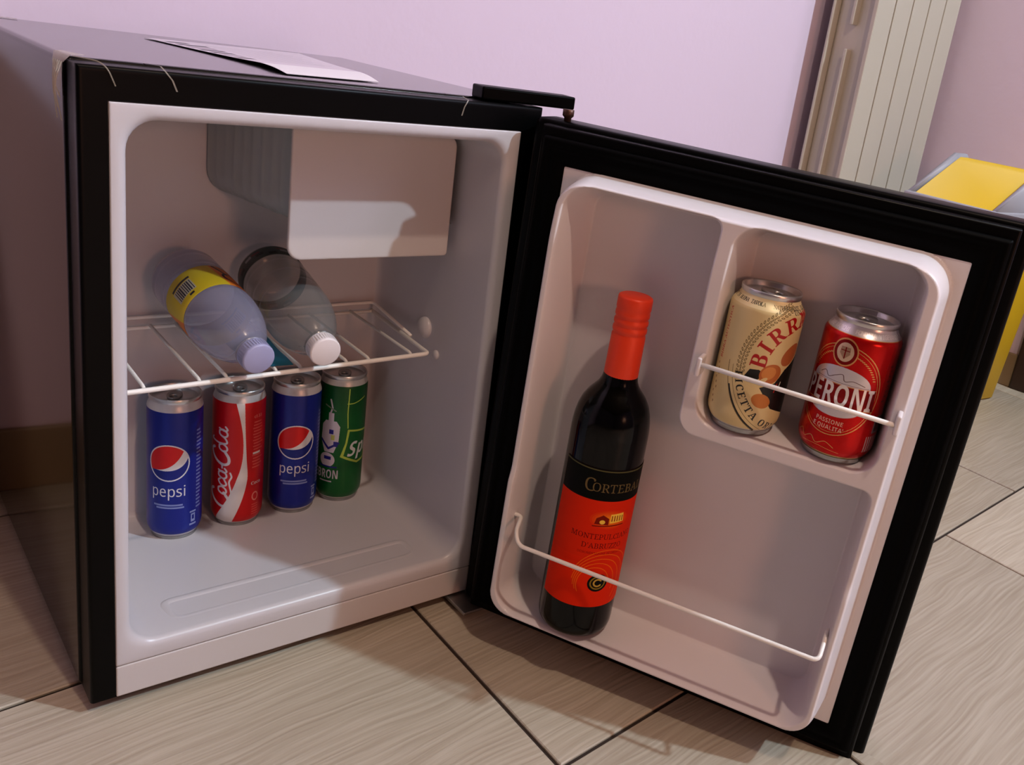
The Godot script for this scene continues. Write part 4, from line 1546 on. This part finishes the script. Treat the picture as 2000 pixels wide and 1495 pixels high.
func water_bottle(label: String, xf: Transform3D, pet: Material, lab: Material, capm: Material, group: String, l0: float, l1: float) -> void:
	var t := thing("water_bottle", label, "bottle", xf, group)
	var r := 0.0340
	var L := 0.1845
	var prof := [[0.0, 0.008], [r * 0.45, 0.006], [r * 0.70, 0.0005], [r * 0.84, 0.0010], [r * 0.95, 0.006], [r, 0.012]]
	var y := 0.014
	while y < 0.102:
		var rib := 1.0
		if y < l0 - 0.003 or y > l1 + 0.003:
			rib = 1.0 - 0.020 * pow(maxf(0.0, cos((y - 0.106) * TAU / 0.022)), 6.0)
		else:
			rib = 0.985
		prof.append([r * rib, y])
		y += 0.002
	for q in [[1.0, 0.104], [0.985, 0.112], [0.95, 0.121], [0.89, 0.131], [0.81, 0.140], [0.70, 0.149], [0.58, 0.1565], [0.46, 0.1625], [0.385, 0.1655], [0.370, 0.1680], [0.46, 0.1685], [0.46, 0.1700], [0.36, 0.1705], [0.36, 0.1800]]:
		prof.append([r * q[0], q[1]])
	part("bottle_wall", lathe(prof, 56), pet, t)
	part("label", lathe([[r * 0.990, l0], [r * 1.004, l0 + 0.001], [r * 1.004, l1 - 0.001], [r * 0.990, l1]], 56, l0, l1), lab, t)
	var cr := 0.0152
	var cap := new_st()
	var cp := [[cr * 0.98, 0.1706], [cr, 0.1712], [cr, 0.1832], [cr * 0.965, 0.1848], [cr * 0.90, 0.1852], [0.0, 0.1852]]
	add_lathe(cap, cp, 40)
	# grip ribs
	for i in 40:
		var a := TAU * i / 40
		var d := Vector3(sin(a), 0, cos(a))
		var s := Vector3(cos(a), 0, -sin(a)) * 0.0005
		var lo := d * (cr + 0.0004) + Vector3.UP * 0.1735
		var hi := d * (cr + 0.0004) + Vector3.UP * 0.1825
		quad(cap, lo - s, lo + s, hi + s, hi - s)
	part("bottle_cap", done(cap), capm, t)
	# embossed grip mark
	part("embossed_mark", tube(ring_arc(r * 0.985, 0.112, -0.35, 0.35, 0.010), 0.0007, 6), pet, t, Transform3D(Basis(Vector3.UP, PI), Vector3.ZERO))

func ring_arc(r: float, y: float, a0: float, a1: float, sag: float) -> PackedVector3Array:
	var out := PackedVector3Array()
	for i in 13:
		var f := i / 12.0
		var a := lerpf(a0, a1, f)
		out.append(Vector3(sin(a) * r, y + sag * 0.5 * sin(f * PI), cos(a) * r))
	return out

func tex_yellow_label() -> ImageTexture:
	var p := Paint.new(1024, 256, Color(0.78, 0.66, 0.10))
	var ink := Color(0.08, 0.08, 0.16)
	for ox in [0.0, 512.0]:
		p.poly(PackedVector2Array([Vector2(ox + 280, 0), Vector2(ox + 470, 0), Vector2(ox + 500, 256), Vector2(ox + 330, 256)]), Color(0.80, 0.42, 0.10))
		p.arc(Vector2(ox + 400, 110), 66, 60, 0, TAU, 14, ink)
		p.stroke(PackedVector2Array([Vector2(ox + 440, 150), Vector2(ox + 480, 240)]), 14, ink)
		p.rect(ox + 100, 60, 110, 110, Color(0.70, 0.66, 0.58))
		for k in 9:
			p.rect(ox + 106 + k * 11, 66, 4 + (k * 7) % 4, 98, ink)
		p.rect(ox + 96, 178, 110, 18, ink)
		p.rect(ox + 120, 30, 26, 18, ink)
	return p.tex()

func tex_dark_label() -> ImageTexture:
	var p := Paint.new(1024, 256, Color(0.20, 0.24, 0.23))
	for k in 16:
		var x := k * 64.0
		p.rect(x, 20 + (k * 53) % 120, 40, 60, Color(0.05, 0.05, 0.06) if k % 3 else Color(0.55, 0.55, 0.55))
		p.rect(x + 14, 150 + (k * 31) % 60, 44, 30, Color(0.08, 0.22, 0.22) if k % 2 else Color(0.45, 0.12, 0.12))
	return p.tex()
